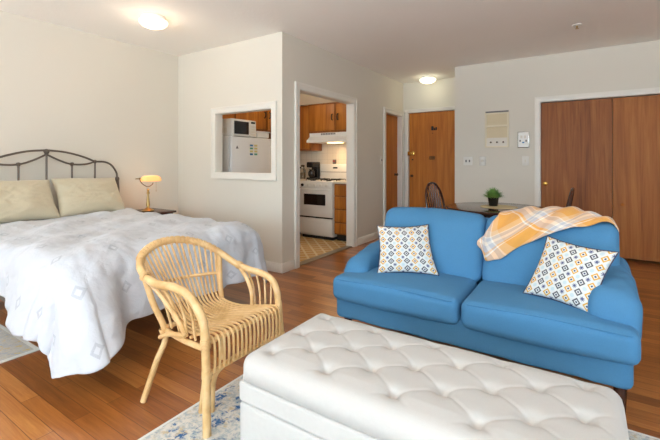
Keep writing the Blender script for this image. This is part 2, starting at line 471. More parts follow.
# baseboards
def bb(name, *a): return sbox(name, M['trim'], *a, bev=.004)
BH = .1
bb('baseboard_left', -4.35, -4.335, YB, 3.09, 0, BH)
bb('baseboard_pass_through', -4.335, -2.62, 3.075, 3.09, 0, BH)
bb('baseboard_kitchen_left', -2.62, -2.605, 3.075, 3.292, 0, BH)
bb('baseboard_kitchen_right', -2.62, -2.605, 4.632, 5.492, 0, BH)
bb('baseboard_right', -1.55, -.545, 5.585, 5.6, 0, BH)
bb('baseboard_right_far', 1.83, XR, 5.585, 5.6, 0, BH)
bb('baseboard_front', -4.335, XR, YB, YB+.015, 0, BH)
bb('baseboard_window_side', XR-.015, XR, YB+.015, 5.585, 0, BH)
# trim (casings)
def casing(name, axis, p, out, u0, u1, z1, w=.072, z0=0, t=.018, bottom=False):
    m = MB()
    segs = [(u0-w, u0, z0-(w if bottom else 0), z1+w), (u1, u1+w, z0-(w if bottom else 0), z1+w), (u0, u1, z1, z1+w)]
    if bottom: segs.append((u0, u1, z0-w, z0))
    for (a, b, c, d) in segs:
        lo, hi = sorted((p, p+out*t))
        if axis == 'x': m.box(a, b, lo, hi, c, d)
        else: m.box(lo, hi, a, b, c, d)
    # raised outer bead
    ww = .018
    for (a, b, c, d) in [(u0-w, u0-w+ww, z0-(w if bottom else 0), z1+w), (u1+w-ww, u1+w, z0-(w if bottom else 0), z1+w), (u0-w+ww, u1+w-ww, z1+w-ww, z1+w)] + ([(u0-w+ww, u1+w-ww, z0-w, z0-w+ww)] if bottom else []):
        lo, hi = sorted((p+out*t, p+out*(t+.008)))
        if axis == 'x': m.box(a, b, lo, hi, c, d)
        else: m.box(lo, hi, a, b, c, d)
    return struct(m.build(name, M['trim'], smooth=False))
casing('trim_pass_through', 'x', 3.09, -1, PT[0], PT[1], PT[3], .068, PT[2], .014, True)
casing('trim_kitchen_door', 'y', -2.62, 1, 3.364, 4.56, 1.945)
casing('trim_side_door', 'y', -2.62, 1, 5.57, 6.2, 1.93)
casing('trim_entry_door', 'x', 6.29, -1, -2.52, -1.66, 1.985, .06)
casing('trim_closet', 'x', 5.6, -1, -.478, 1.76, 1.915, .06)
# jamb liners
def liner(name, axis, p0, p1, u0, u1, z0, z1, bottom=False, t=.006):
    m = MB()
    segs = [(u0, u0+t, z0, z1), (u1-t, u1, z0, z1), (u0+t, u1-t, z1-t, z1)] + ([(u0+t, u1-t, z0, z0+t)] if bottom else [])
    for (a, b, c, d) in segs:
        if axis == 'x': m.box(a, b, p0, p1, c, d)
        else: m.box(p0, p1, a, b, c, d)
    return struct(m.build(name, M['trim'], smooth=False))
liner('trim_pass_through_jamb', 'x', 3.088, 3.182, *PT, bottom=True)
liner('trim_kitchen_jamb', 'y', -2.722, -2.618, 3.364, 4.56, 0, 1.945)
liner('trim_side_jamb', 'y', -2.722, -2.618, 5.57, 6.2, 0, 1.93)
liner('trim_closet_jamb', 'x', 5.6, 5.72, -.478, 1.76, 0, 1.915)
sbox('trim_threshold', plain('grey_metal_threshold', (150, 140, 122), .45, .4), -2.72, -2.63, 3.37, 4.554, .001, .012, bev=.004)

# doors
def lathe_y(prof, c, mm=None, axis='y', sgn=-1, seg=20):
    rot = Matrix.Rotation(R(90)*(-sgn if axis == 'y' else sgn), 3, 'X' if axis == 'y' else 'Y')
    # local z is turned to point along sgn*axis
    return (mm or MB()).lathe(prof, c, seg, rot)
def knob(parent, c, mat, axis='y', sgn=-1, s=1.0, name='door_knob'):
    pr = [(0, 0), (.027, 0), (.027, .006), (.010, .010), (.010, .030), (.022, .036), (.026, .048), (.020, .058), (0, .060)]
    return lathe_y([(a*s, b*s) for a, b in pr], c, axis=axis, sgn=sgn).build(name, mat, parent)
d1 = struct(thing('door_1', 'flat brown entry door at the end of the hallway', 'door', (-2.09, 6.31, 0)))
box('door_panel', M['door'], d1, -2.512, -1.668, 6.30, 6.34, .006, 1.978)
knob(d1, (-2.46, 6.30, .915), M['bronze'], s=.8)
o = lathe_y([(0, 0), (.032, 0), (.034, .012), (.026, .03), (0, .034)], (-2.465, 6.262, 1.295)).build('deadbolt_lock', M['goldk'], d1)
o = MB().box(-2.53, -2.41, 6.262, 6.302, 1.258, 1.33, .006).build('lock_plate', M['goldk'], d1)
lathe_y([(0, 0), (.014, 0), (.012, .012), (0, .014)], (-2.452, 6.30, 1.19)).build('keyhole_cover', M['bronze'], d1)
m = MB(); m.box(-2.125, -2.09, 6.285, 6.301, 1.675, 1.74, .003); m.box(-2.082, -2.065, 6.288, 6.301, 1.675, 1.71, .002); m.box(-2.055, -2.035, 6.288, 6.301, 1.675, 1.725, .002)
m.build('door_chain_bracket', M['blackm'], d1)
lathe_y([(0, 0), (.007, 0), (.006, .006), (0, .007)], (-2.105, 6.30, 1.625)).build('peephole', M['bronze'], d1)
m = MB()
for (a, b, c, d) in ((-2.155, -2.148, 1.19, 1.245), (-2.148, -2.07, 1.238, 1.245), (-2.148, -2.07, 1.19, 1.197), (-2.077, -2.07, 1.197, 1.238), (-2.135, -2.125, 1.2, 1.235), (-2.115, -2.105, 1.2, 1.235), (-2.095, -2.085, 1.2, 1.235)):
    m.box(a, b, 6.29, 6.301, c, d)
m.build('door_plaque', M['bronze'], d1, smooth=False)
d2 = struct(thing('door_2', 'narrow brown side door in the hallway', 'door', (-2.72, 5.88, 0)))
box('door_panel', M['door'], d2, -2.715, -2.685, 5.578, 6.192, .008, 1.922)
knob(d2, (-2.685, 6.09, .94), M['bronze'], 'x', 1, .9)
# closet sliding doors
x0 = -.47
for i, mt in enumerate((M['closet'], M['closet2'], M['closet'])):
    dd = struct(thing('door_%d' % (3+i), 'flat brown closet door panel', 'door', (x0+.37+i*.742, 5.64, 0)))
    yy = 5.625 if i != 1 else 5.64
    box('door_panel', mt, dd, x0+i*.742, x0+.738+i*.742, yy, yy+.03, .035, 1.9)
    if i == 0: lathe_y([(0, 0), (.012, 0), (.012, .012), (.024, .016), (.026, .026), (.016, .032), (0, .033)], (-.42, yy, .875)).build('door_knob', M['goldk'], dd)
    if i == 1: lathe_y([(0, 0), (.012, 0), (.010, .012), (.016, .016), (.017, .024), (.010, .03), (0, .03)], (.365, yy, .655)).build('door_knob', M['door'], dd)

# ------------------------------------------------------------------ wall fittings
def light_fixture(label, x, y, bm_, ring, energy, col):
    t = thing('ceiling_light', label, 'ceiling light', (x, y, H), None)
    MB().lathe([(0, 0), (.105, 0), (.112, -.012), (.108, -.034), (.095, -.036), (0, -.036)], (x, y, H), 40).build('base_ring', ring, t)
    MB().lathe([(.106, -.034), (.125, -.042), (.122, -.06), (.1, -.082), (.065, -.097), (.03, -.104), (0, -.106)], (x, y, H), 40).build('glass_bowl', bm_, t)
    l = bpy.data.lights.new('lamp_bulb', 'POINT'); l.energy = energy; l.color = col; l.shadow_soft_size = .1
    lo = bpy.data.objects.new('ceiling_light_glow', l); COL.objects.link(lo); lo.location = (x, y, H-.17)
light_fixture('frosted bowl ceiling light glowing warm above the bed', -3.359, 2.122, M['bulb'], M['white'], 4, (1, .8, .6))
light_fixture('frosted bowl ceiling light glowing white in the hallway before the entry door', -2.085, 6.0, M['bulb2'], M['white'], 1.0, (1, .95, .68))

t = thing('sprinkler_head', 'small white sprinkler head on the ceiling at the right', 'sprinkler', (-.066, 4.536, H))
MB().lathe([(0, 0), (.045, 0), (.043, -.006), (.02, -.009), (0, -.009)], (-.066, 4.536, H)).build('escutcheon', M['white'], t)
MB().lathe([(0, -.008), (.008, -.009), (.007, -.03), (.016, -.034), (.016, -.037), (0, -.037)], (-.066, 4.536, H), 16).build('nozzle', M['brass'], t)

t = thing('door_intercom_panel', 'tall cream recessed intercom panel with three small knobs on the wall', 'intercom', (-.99, 5.6, 1.33))
m = MB(); X0, X1, Z0, Z1 = -1.14, -.84, 1.345, 1.825
for (a, b, c, d) in ((X0, X0+.022, Z0, Z1), (X1-.022, X1, Z0, Z1), (X0+.022, X1-.022, Z0, Z0+.02), (X0+.022, X1-.022, Z1-.03, Z1)): m.box(a, b, 5.575, 5.6, c, d)
m.build('frame', M['cream'], t, smooth=False)
box('back_plate', plain('recess_shade_cream', (212, 196, 160), .5, bstr=0), t, X0+.022, X1-.022, 5.59, 5.6, Z0+.02, Z1-.03)  # darker cream: shade of the recess put into the colour
box('shelf', M['cream'], t, X0+.022, X1-.022, 5.560, 5.59, 1.622, 1.645)
box('top_slot', M['grey'], t, X0+.01, X1-.002, 5.572, 5.578, Z1-.012, Z1+.008)
box('button_strip', M['counter'], t, X0+.022, X1-.022, 5.582, 5.59, Z0+.02, Z0+.13)
for k in range(3):
    lathe_y([(0, 0), (.012, 0), (.010, .012), (0, .013)], (-1.065+k*.078, 5.582, Z0+.07)).build('button', M['bronze'], t)
t = thing('outlet_panel', 'white metal framed plate with small switches beside the closet', 'switch plate', (-.668, 5.6, 1.33))
box('frame', M['chrome'], t, -.737, -.600, 5.586, 5.6, 1.335, 1.545, bev=.003)
box('plate', M['white'], t, -.728, -.609, 5.582, 5.588, 1.345, 1.535)
for (a, b) in ((-.705, 1.425), (-.635, 1.425)): box('toggle', M['grey'], t, a-.008, a+.008, 5.574, 5.582, b-.012, b+.012)
box('toggle', M['pblue'], t, -.682, -.656, 5.578, 5.582, 1.395, 1.41)
for (a, b) in ((-.69, 1.475), (-.647, 1.475)): box('toggle', M['counter'], t, a-.012, a+.012, 5.576, 5.582, b-.018, b+.018)
def plate(label, x, n, z=1.164, w=.08):
    t = thing('light_switch', label, 'light switch', (x, 5.6, z))
    box('plate', M['plate'], t, x-w/2, x+w/2, 5.594, 5.6, z-.06, z+.06, bev=.002)
    for k in range(n):
        xx = x+(k-(n-1)/2)*.046
        box('toggle', M['counter' if n == 1 else 'grey'], t, xx-.008, xx+.008, 5.584, 5.594, z-.016, z+.016)
plate('wide double light switch plate nearest the hallway corner', -1.368, 2, w=.125)
t = thing('wall_thermostat', 'small square white thermostat plate below the intercom panel', 'thermostat', (-1.175, 5.6, 1.164))
box('body', M['plate'], t, -1.215, -1.135, 5.588, 5.6, 1.1, 1.225, bev=.004)
lathe_y([(0, 0), (.02, 0), (.018, .006), (0, .007)], (-1.175, 5.588, 1.165)).build('dial', M['counter'], t)
plate('single light switch plate just left of the closet frame', -.645, 1)
t = thing('light_switch', 'narrow light switch plate beside the hallway side door', 'light switch', (-2.62, 5.42, 1.18))
box('plate', M['plate'], t, -2.62, -2.613, 5.385, 5.455, 1.12, 1.24, bev=.002)
box('toggle', M['grey'], t, -2.613, -2.603, 5.412, 5.428, 1.165, 1.195)

# ------------------------------------------------------------------ kitchen
t = thing('refrigerator', 'white refrigerator seen through the pass-through opening', 'refrigerator', (-3.98, 3.71, 0))
box('body', M['fridge'], t, -4.33, -3.70, 3.34, 4.10, .02, 1.475, bev=.01)
box('door', M['fridge'], t, -3.695, -3.64, 3.34, 4.10, .1, 1.47, bev=.012)
MB().tube([(-3.64, 4.05, .95), (-3.605, 4.05, .97), (-3.605, 4.05, 1.33), (-3.64, 4.05, 1.36)], .012, smooth=4).build('door_handle', M['white'], t)
box('hinge_cap', M['white'], t, -3.678, -3.645, 3.35, 3.39, 1.471, 1.49, bev=.004)
box('kick_grille', M['blackm'], t, -3.71, -3.69, 3.36, 4.08, .02, .09)
t = thing('fridge_magnet', 'small dark triangular magnet on the refrigerator door', 'magnet', (-3.64, 3.42, 1.33))
m = MB(); vs = [m.bm.verts.new((x, y, z)) for x in (-3.6395, -3.633) for (y, z) in ((3.405, 1.318), (3.445, 1.318), (3.425, 1.355))]
for f in ((0, 1, 2), (5, 4, 3), (0, 3, 4, 1), (1, 4, 5, 2), (2, 5, 3, 0)): m.bm.faces.new([vs[i] for i in f])
m.build('magnet_face', M['grey'], t, smooth=False)
t = thing('magnet_sheet', 'sheet of small coloured magnets on the refrigerator door', 'magnet sheet', (-3.64, 3.7, 1.25))
box('sheet', M['paper'], t, -3.6395, -3.6365, 3.63, 3.80, 1.235, 1.40)
for r in range(4):
    for c in range(2):
        y = 3.645+c*.08; z = 1.365-r*.038
        box('square', [M['pblue'], M['pyel'], M['pgreen'], M['pyel'], M['pyel'], M['pyel'], M['pblue'], M['pgreen']][r*2+c], t, -3.6365, -3.6345, y, y+.055, z-.012, z+.012)
t = thing('microwave', 'white microwave with dark door window on top of the refrigerator', 'microwave', (-3.88, 3.6, 1.476))
box('body', M['white'], t, -4.08, -3.70, 3.385, 3.81, 1.48, 1.70, bev=.01)
box('door', M['white'], t, -3.70, -3.685, 3.39, 3.69, 1.484, 1.695, bev=.005)
MB().soft((-3.683, 3.545, 1.589), (.006, .125, .082), .005).build('door_window', M['glassd'], t)
box('control_panel', M['plate'], t, -3.70, -3.685, 3.695, 3.808, 1.484, 1.695, bev=.004)
box('display', M['black'], t, -3.686, -3.682, 3.715, 3.79, 1.655, 1.68)
for r in range(4): box('button_row', M['counter'], t, -3.686, -3.681, 3.715, 3.79, 1.50+r*.035, 1.52+r*.035)
m = MB()
for k in range(7): m.box(-3.98+k*.03, -3.965+k*.03, 3.3835, 3.386, 1.52, 1.58)
m.build('side_vent', M['counter'], t, smooth=False)
t = thing('bread_box', 'low white box beside the microwave on the refrigerator', 'box', (-3.82, 3.95, 1.476))
MB().soft((-3.82, 3.955, 1.518), (.13, .125, .04), .02).build('box_body', M['plate'], t)
MB().soft((-3.82, 3.955, 1.562), (.135, .13, .007), .005).build('lid', M['white'], t)

def cab_door(parent, axis, p, u0, u1, z0, z1, side, pull=True, hn='handle', hx=None):
    """flat lipped door; axis 'x' means the door faces -Y at plane p, 'y' means it faces +X"""
    if axis == 'x': d = box('door', M['cab'], parent, u0, u1, p-.02, p, z0, z1, bev=.006)
    else: d = box('door', M['cab'], parent, p, p+.02, u0, u1, z0, z1, bev=.006)
    if pull:
        uu = u1-.035 if side > 0 else u0+.035; zc = (z0+z1)/2-.0
        if axis == 'x': pts = [(uu, p-.018, zc-.045), (uu, p-.045, zc-.03), (uu, p-.045, zc+.03), (uu, p-.018, zc+.045)]
        else: pts = [(p+.018, uu, zc-.045), (p+.045, uu, zc-.03), (p+.045, uu, zc+.03), (p+.018, uu, zc+.045)]
        MB().tube(pts, .008, 8, smooth=3).build('handle', M['blackm'], d)
    return d
t = thing('wall_cabinet', 'honey wood wall cabinet above the refrigerator', 'cabinet', (-4.15, 3.9, 1.6))
box('body', M['cab_dark'], t, -4.345, -3.98, 3.19, 4.62, 1.60, 2.085)
for (a, b, s) in ((3.24, 3.68, 1), (3.71, 4.30, 1), (4.34, 4.60, -1)): cab_door(t, 'y', -3.98, a, b, 1.63, 2.06, s)
t = thing('wall_cabinet', 'honey wood corner wall cabinet left of the range hood', 'cabinet', (-4.0, 5.0, 1.33))
m = MB(); m.box(-4.345, -3.98, 4.63, 5.345, 1.335, 2.085); m.box(-3.98, -3.67, 5.05, 5.345, 1.335, 2.085); m.build('body', M['cab_dark'], t, smooth=False)
cab_door(t, 'y', -3.98, 4.66, 5.02, 1.37, 2.06, -1)
cab_door(t, 'x', 5.05, -3.95, -3.695, 1.365, 2.06, -1, False)
t = thing('wall_cabinet', 'honey wood two-door wall cabinet above the range hood', 'cabinet', (-3.3, 5.15, 1.6))
box('body', M['cab_dark'], t, -3.665, -2.745, 4.96, 5.345, 1.60, 2.055)
cab_door(t, 'x', 4.96, -3.645, -3.165, 1.63, 2.03, 1)
cab_door(t, 'x', 4.96, -3.135, -2.765, 1.63, 2.03, -1)
t = thing('range_hood', 'white range hood glowing underneath above the range', 'range hood', (-3.3, 5.1, 1.45))
m = MB(); pf = [(4.93, 1.598), (4.93, 1.54), (4.85, 1.48), (4.85, 1.448), (5.345, 1.448), (5.345, 1.598)]
a = [m.bm.verts.new((-3.62, y, z)) for y, z in pf]; b = [m.bm.verts.new((-2.745, y, z)) for y, z in pf]
for i in range(6): m.bm.faces.new((a[i], a[(i+1) % 6], b[(i+1) % 6], b[i]))
m.bm.faces.new(a); m.bm.faces.new(b); m.build('canopy', M['white'], t, smooth=False)
m = MB()
for k in range(9): m.box(-3.40+k*.03, -3.38+k*.03, 4.926, 4.931, 1.565, 1.59)
m.build('vent_slots', M['grey'], t, smooth=False)
box('lamp_lens', M['hoodl'], t, -3.3, -3.1, 4.95, 5.1, 1.438, 1.4475)
l = bpy.data.lights.new('hood_lamp', 'AREA'); l.energy = 3.2; l.color = (1, .68, .38); l.size = .2; l.size_y = .15; l.shape = 'RECTANGLE'
lo = bpy.data.objects.new('hood_lamp_glow', l); COL.objects.link(lo); lo.location = (-3.2, 5.03, 1.43)

t = thing('kitchen_range', 'white gas range with oven in the kitchen', 'stove', (-3.36, 5.0, 0))
box('body', M['white'], t, -3.66, -3.06, 4.75, 5.33, .05, .84, bev=.005)
box('cooktop', M['white'], t, -3.665, -3.055, 4.73, 5.335, .84, .862, bev=.006)
box('control_panel', M['white'], t, -3.66, -3.06, 4.722, 4.75, .765, .84, bev=.004)
for k in range(5):
    lathe_y([(0, 0), (.022, 0), (.02, .016), (.008, .02), (0, .02)], (-3.60+k*.105+(.02 if k > 1 else 0), 4.722, .803)).build('knob', M['black'] if k == 0 else M['plate'], t)
dd = box('oven_door', M['white'], t, -3.655, -3.065, 4.722, 4.75, .335, .755, bev=.006)
MB().soft((-3.375, 4.718, .59), (.195, .007, .082), .006).build('oven_window', M['glassd'], dd)
box('door_gap', M['blackm'], t, -3.65, -3.07, 4.727, 4.752, .316, .334)
MB().tube([(-3.63, 4.725, .738), (-3.60, 4.695, .738), (-3.12, 4.695, .738), (-3.09, 4.725, .738)], .010, 8).build('oven_handle', M['white'], dd)
dr = box('broiler_drawer', M['white'], t, -3.655, -3.065, 4.722, 4.75, .075, .312, bev=.006)
box('drawer_lip', M['white'], dr, -3.50, -3.22, 4.712, 4.724, .262, .28, bev=.004)
box('toe_kick', M['blackm'], t, -3.64, -3.08, 4.77, 5.3, .004, .06)
box('backguard', M['white'], t, -3.66, -3.06, 5.275, 5.335, .862, 1.115, bev=.008)
box('backguard_trim', M['grey'], t, -3.645, -3.075, 5.271, 5.277, .985, .992)
box('clock_display', M['black'], t, -3.40, -3.32, 5.270, 5.278, 1.045, 1.068)
for (cx, cy) in ((-3.51, 4.88), (-3.22, 4.88), (-3.51, 5.14), (-3.22, 5.14)):
    g = MB()
    for k in range(4):
        a = k*PI/2+.3
        g.tube([(cx+.02*math.cos(a), cy+.02*math.sin(a), .884), (cx+.115*math.cos(a), cy+.115*math.sin(a), .884), (cx+.12*math.cos(a), cy+.12*math.sin(a), .864)], .006, 6)
    g.tube([(cx+.085*math.cos(i*PI/10), cy+.085*math.sin(i*PI/10), .881) for i in range(20)], .006, 6, closed=True)
    g.lathe([(0, .87), (.035, .87), (.035, .862), (0, .862)][::-1], (cx, cy, 0), 14)
    g.build('burner', M['blackm'], t)
t = thing('kitchen_timer', 'small timer with red display on top of the range back', 'timer', (-3.40, 5.3, 1.116))
box('case', M['grey'], t, -3.42, -3.37, 5.285, 5.32, 1.117, 1.19, bev=.005)
box('display', M['red'], t, -3.413, -3.377, 5.283, 5.286, 1.15, 1.178)

t = thing('base_cabinet', 'honey wood base cabinet with four drawers right of the range', 'cabinet', (-2.9, 5.05, 0))
box('body', M['cab_dark'], t, -3.05, -2.745, 4.77, 5.345, .1, .835)
for k, (a, b) in enumerate(((.665, .815), (.475, .645), (.285, .455), (.12, .265))):
    box('drawer', M['cab'], t, -3.045, -2.755, 4.752, 4.772, a, b, bev=.004)
box('toe_kick', M['blackm'], t, -3.04, -2.75, 4.82, 5.3, .004, .1)
tag(box('countertop', M['counter'], None, -3.054, -2.743, 4.735, 5.347, .836, .868, bev=.005), 'pale laminate countertop right of the range', 'countertop')
t = thing('base_cabinet', 'honey wood base cabinet in the kitchen corner left of the range', 'cabinet', (-4.0, 4.8, 0))
m = MB(); m.box(-4.345, -3.72, 4.15, 4.72, .1, .835); m.box(-4.345, -3.67, 4.72, 5.345, .1, .835); m.build('body', M['cab_dark'], t, smooth=False)
box('toe_kick', M['blackm'], t, -4.3, -3.78, 4.18, 5.3, .004, .1)
m = MB(); m.box(-4.345, -3.70, 4.14, 4.72, .836, .868); m.box(-4.345, -3.668, 4.72, 5.347, .836, .868)
tag(m.build('countertop', M['counter'], None, smooth=False), 'pale laminate countertop in the kitchen corner under the coffee maker', 'countertop')
t = thing('coffee_maker', 'black coffee maker on the counter left of the range', 'coffee maker', (-3.76, 5.12, .869))
box('base', M['black'], t, -3.80, -3.672, 4.98, 5.2, .870, .90, bev=.008)
box('tower', M['black'], t, -3.797, -3.675, 5.12, 5.2, .90, 1.09, bev=.006)
box('head', M['black'], t, -3.80, -3.672, 4.99, 5.2, 1.06, 1.15, bev=.012)
cf = MB().lathe([(0, 0), (.042, 0), (.052, .03), (.05, .09), (.04, .115), (.045, .13), (0, .13)], (-3.736, 5.05, .902)).build('carafe', M['glassd'], t)
MB().tube([(-3.736, 5.0, 1.0), (-3.736, 4.965, .99), (-3.736, 4.965, .93), (-3.736, 5.0, .92)], .006, 8, smooth=3).build('carafe_handle', M['black'], cf)
t.location.y += .1
for j, (x, y, hh, rr, lab) in enumerate(((-3.90, 5.12, .20, .045, 'tall glass jar with dark lid beside the coffee maker'), (-4.02, 5.2, .17, .04, 'shorter glass jar in the kitchen corner behind the taller jar'))):
    t = thing('glass_jar', lab, 'jar', (x, y, .869))
    jb = MB().lathe([(0, 0), (rr, 0), (rr, hh*.75), (rr*.6, hh*.9), (rr*.6, hh)], (x, y, .870)).build('jar_glass', M['glass'], t)
    MB().lathe([(0, .004), (rr*.88, .004), (rr*.88, hh*.5), (0, hh*.5)], (x, y, .870)).build('jar_contents', M['seedc'], t)
    MB().lathe([(0, hh), (rr*.66, hh), (rr*.7, hh+.03), (0, hh+.035)], (x, y, .870)).build('lid', M['bronze'], t)
# added fill lamp inside the kitchen, unseen above the header
t = thing('ceiling_light', 'round kitchen fill light added out of view above the doorway header', 'ceiling light', (-3.35, 4.1, H))
MB().lathe([(0, 0), (.13, 0), (.13, -.03), (0, -.03)], (-3.35, 4.1, H)).build('base_ring', M['white'], t)
MB().lathe([(.12, -.03), (.13, -.05), (.08, -.09), (0, -.1)], (-3.35, 4.1, H)).build('glass_bowl', M['bulb2'], t)
l = bpy.data.lights.new('kitchen_fill', 'POINT'); l.energy = 7; l.color = (1, .88, .72); l.shadow_soft_size = .12
lo = bpy.data.objects.new('kitchen_fill_glow', l); COL.objects.link(lo); lo.location = (-3.35, 4.1, H-.18)

# ------------------------------------------------------------------ bed
YC = 1.605
t = thing('iron_bed', 'bronzed iron bed frame with arched scrolling headboard', 'bed frame', (-3.2, YC, 0))
xh = -4.27
for s in (-1, 1):
    yp = YC+s*.665
    MB().lathe([(0, 0), (.022, 0), (.018, .03), (.018, .72), (.022, .74), (.024, .86), (.019, .95), (.024, .965), (.020, .98), (.012, .99), (0, .992)], (xh, yp, 0), 16).build('headboard_post', M['iron'], t)
    yj = YC+s*.435
    MB().tube([(xh, yp, .98), (xh, yp-s*.01, 1.04), (xh, yp-s*.06, 1.115), (xh, yp-s*.13, 1.15), (xh, yj, 1.155)], .0095, smooth=6).build('corner_arc', M['iron'], t)
    MB().tube([(xh, yj, 1.155), (xh, yj-s*.12, 1.205), (xh, yj-s*.28, 1.247), (xh, YC, 1.262)], .0098, smooth=6).build('upper_rail', M['iron'], t)
    MB().tube([(xh, yj, 1.152), (xh, yj-s*.09, 1.128), (xh, YC+s*.219, 1.128), (xh, YC+s*.11, 1.165), (xh, YC, 1.222)], .009, smooth=6).build('lower_rail', M['iron'], t)
    for (yy, zt) in ((yj, 1.155), (YC+s*.219, 1.13)):
        MB().tube([(xh, yy, .42), (xh, yy, zt)], .009).build('spindle', M['iron'], t)
        MB().lathe([(0, -.022), (.012, -.018), (.020, 0), (.014, .014), (0, .018)], (xh, yy, zt), 14).build('knuckle', M['iron'], t)
    box('side_rail', M['iron'], t, xh, -2.36, yp-.012-s*.0, yp+.012, .26, .30)
    for xf in (-2.7, -3.6):
        MB().lathe([(0, 0), (.022, 0), (.022, .02), (.016, .04), (.016, .27), (0, .27)], (xf, YC+s*.3, 0), 14).build('leg', M['iron'], t)
MB().tube([(xh, YC, .42), (xh, YC, 1.25)], .009).build('spindle', M['iron'], t)
MB().lathe([(0, -.03), (.016, -.024), (.026, 0), (.018, .018), (0, .026)], (xh, YC, 1.25), 16).build('finial', M['iron'], t)
for xf in (-2.7, -3.6): box('cross_rail', M['iron'], t, xf-.015, xf+.015, YC-.65, YC+.65, .26, .29)
MB().tube([(xh, YC-.665, .42), (xh, YC+.665, .42)], .011).build('bottom_rail', M['iron'], t)
box('end_rail', M['iron'], t, -2.385, -2.36, YC-.66, YC+.66, .26, .30)
tag(MB().soft((-3.28, YC, .435), (.93, .655, .125), .05).build('mattress', M['mattress']), 'white mattress on the iron bed frame under the comforter', 'mattress')

# comforter
XF, YN, YFAR = -2.33, .985, 2.255      # edges of the flat top
OV_F, OV_N, OV_B = .46, .33, .40      # overhangs at the foot, the near side, the far side
XP = -4.19
def hash2(a, b): return math.sin(a*12.9898+b*78.233)
def comf(u, v):
    sm = lambda x: max(0, min(1, x))**2*(3-2*max(0, min(1, x)))
    ovn = OV_N+.11*sm((u-.52)/.20); ovf = OV_F+.105*sm((.33-v)/.19)
    a = XP+(XF+ovf-XP)*u; b = (YN-ovn)+(YFAR+OV_B-YN+ovn)*v
    dx = max(0, a-XF); dyn = max(0, YN-b); dyf = max(0, b-YFAR); dy = dyn-dyf
    r = (dx**2.6+abs(dy)**2.6)**(1/2.6); px, py = min(a, XF), min(max(b, YN), YFAR)
    z = .622
    nz = NZ.noise(Vector((a*4.2, b*4.2, 3)))*.010+NZ.noise(Vector((a*11, b*11, 1)))*.007+NZ.noise(Vector((a*24, b*24, 5)))*.0035
    # soft loft: low swells over the flat top
    bulge = .016*math.sin(a*7.1+1.3*math.sin(b*5))*math.sin(b*8.3+a*1.2)+.010*math.sin(a*15+b*11)+nz
    e = min(1, max(0, 1-r/.35))
    if r < 1e-6:
        ed = min(a-XP+.02, XF-a+.25, b-YN+.2, YFAR-b+.2)
        return (px, py, z+bulge+.025*min(1, ed/.4))
    if r > .50: r = .50+.11*math.tanh((r-.50)/.11)
    n = Vector((dx, -dy)).normalized()
    RR = .13
    s = r
    if s < RR*PI/2: out, down = RR*math.sin(s/RR), RR*(1-math.cos(s/RR))
    else:
        q = s-RR*PI/2; out, down = RR+q*.14, RR+q*.985
    ang = math.atan2(-dy, dx)
    corner = (abs(dx*dy) > 0)
    # the corner nearest the camera flares away from the mattress
    near = sm((YN+.30-b)/.30)*sm((a-XF+.35)/.35)
    # folds run down the drop
    q = max(0, s-.08)
    if corner:
        th = abs(ang)/(PI/2)
        fold = .018*math.sin(th*PI*3+.4)*q*2.0+.014*math.sin(th*PI*7)*q*1.5
        out += fold+q*.05*math.sin(th*PI)+nz*1.2+q*(.50*n.x**2+.12*n.y**2-.55*abs(n.x*n.y))*near
    else:
        w = b if dx > 0 else a
        fold = .022*math.sin(w*19+math.sin(w*6)*1.5)*min(1, q*3)+.004*math.sin(w*41)*min(1, q*3)
        out += fold+nz*1.2+q*(.50*n.x**2+.12*n.y**2-.55*abs(n.x*n.y))*near
    zz = z+.012-down+bulge*e
    return (px+n.x*out, py+n.y*out, max(.03, zz))
m = MB(); m.grid(comf, 210, 190, lambda u, v: ((XF+OV_F-XP)*u, (YFAR+OV_B-YN+OV_N)*v))
cm = m.build('comforter', M['comforter'], smooth=True, solid=.022, angle=180)
tag(cm, 'white comforter with pale grey diamonds draped over the bed', 'comforter')

def pillow4(bl, br, tl, tr, thick, pinch=.10, n=26, seed=0, wr=.0, front=None):
    """two bulging skins between four corners"""
    bl, br, tl, tr = map(Vector, (bl, br, tl, tr))
    nrm = ((br-bl).cross(tl-bl)).normalized()
    cen = (bl+br+tl+tr)/4
    def P(u, v, side):
        a, b = 2*u-1, 2*v-1
        # sides drawn in between the corners
        uu = u+(-a)*pinch*.5*(1-b*b); vv = v+(-b)*pinch*.5*(1-a*a)
        p = bl*(1-uu)*(1-vv)+br*uu*(1-vv)+tl*(1-uu)*vv+tr*uu*vv
        f = (max(0, 1-a*a)**.42)*(max(0, 1-b*b)**.42)
        w = wr*(2.2*NZ.noise(Vector((a*2.2+seed, b*2.6, seed)))+1.3*abs(NZ.noise(Vector((a*4+b*1.5, b*5-a*2+seed, side))))-.6*abs(NZ.noise(Vector((a*7-b*3, b*4+seed, 2)))))*f
        return p+nrm*side*(thick*f+w)
    return P
def build_pillow(name, mat, parent, c4, thick, **k):
    P = pillow4(*c4, thick, **k); m = MB()
    m.grid(lambda u, v: P(u, v, 1), 48, 48); m.grid(lambda u, v: P(1-u, v, -1), 48, 48, lambda u, v: (1-u, v))
    return m.build(name, mat, parent, angle=180), P
for i, (y0, y1, lab) in enumerate(((1.60, 2.225, 'beige bed pillow nearest the lamp leaning on the headboard'), (.98, 1.62, 'beige bed pillow at the left edge of the photo leaning on the headboard'))):
    c4 = ((-3.98, y1-.005, .64), (-4.0, y0, .645), (-4.19, y1-.02, .985), (-4.19, y0+.01, .995))
    c4 = (c4[1], c4[0], c4[3], c4[2])
    o, P = build_pillow('bed_pillow', M['pillow'], None, c4, .10, pinch=.07, seed=i*2.3+1, wr=.010)
    tag(o, lab, 'pillow', 'bed pillows')

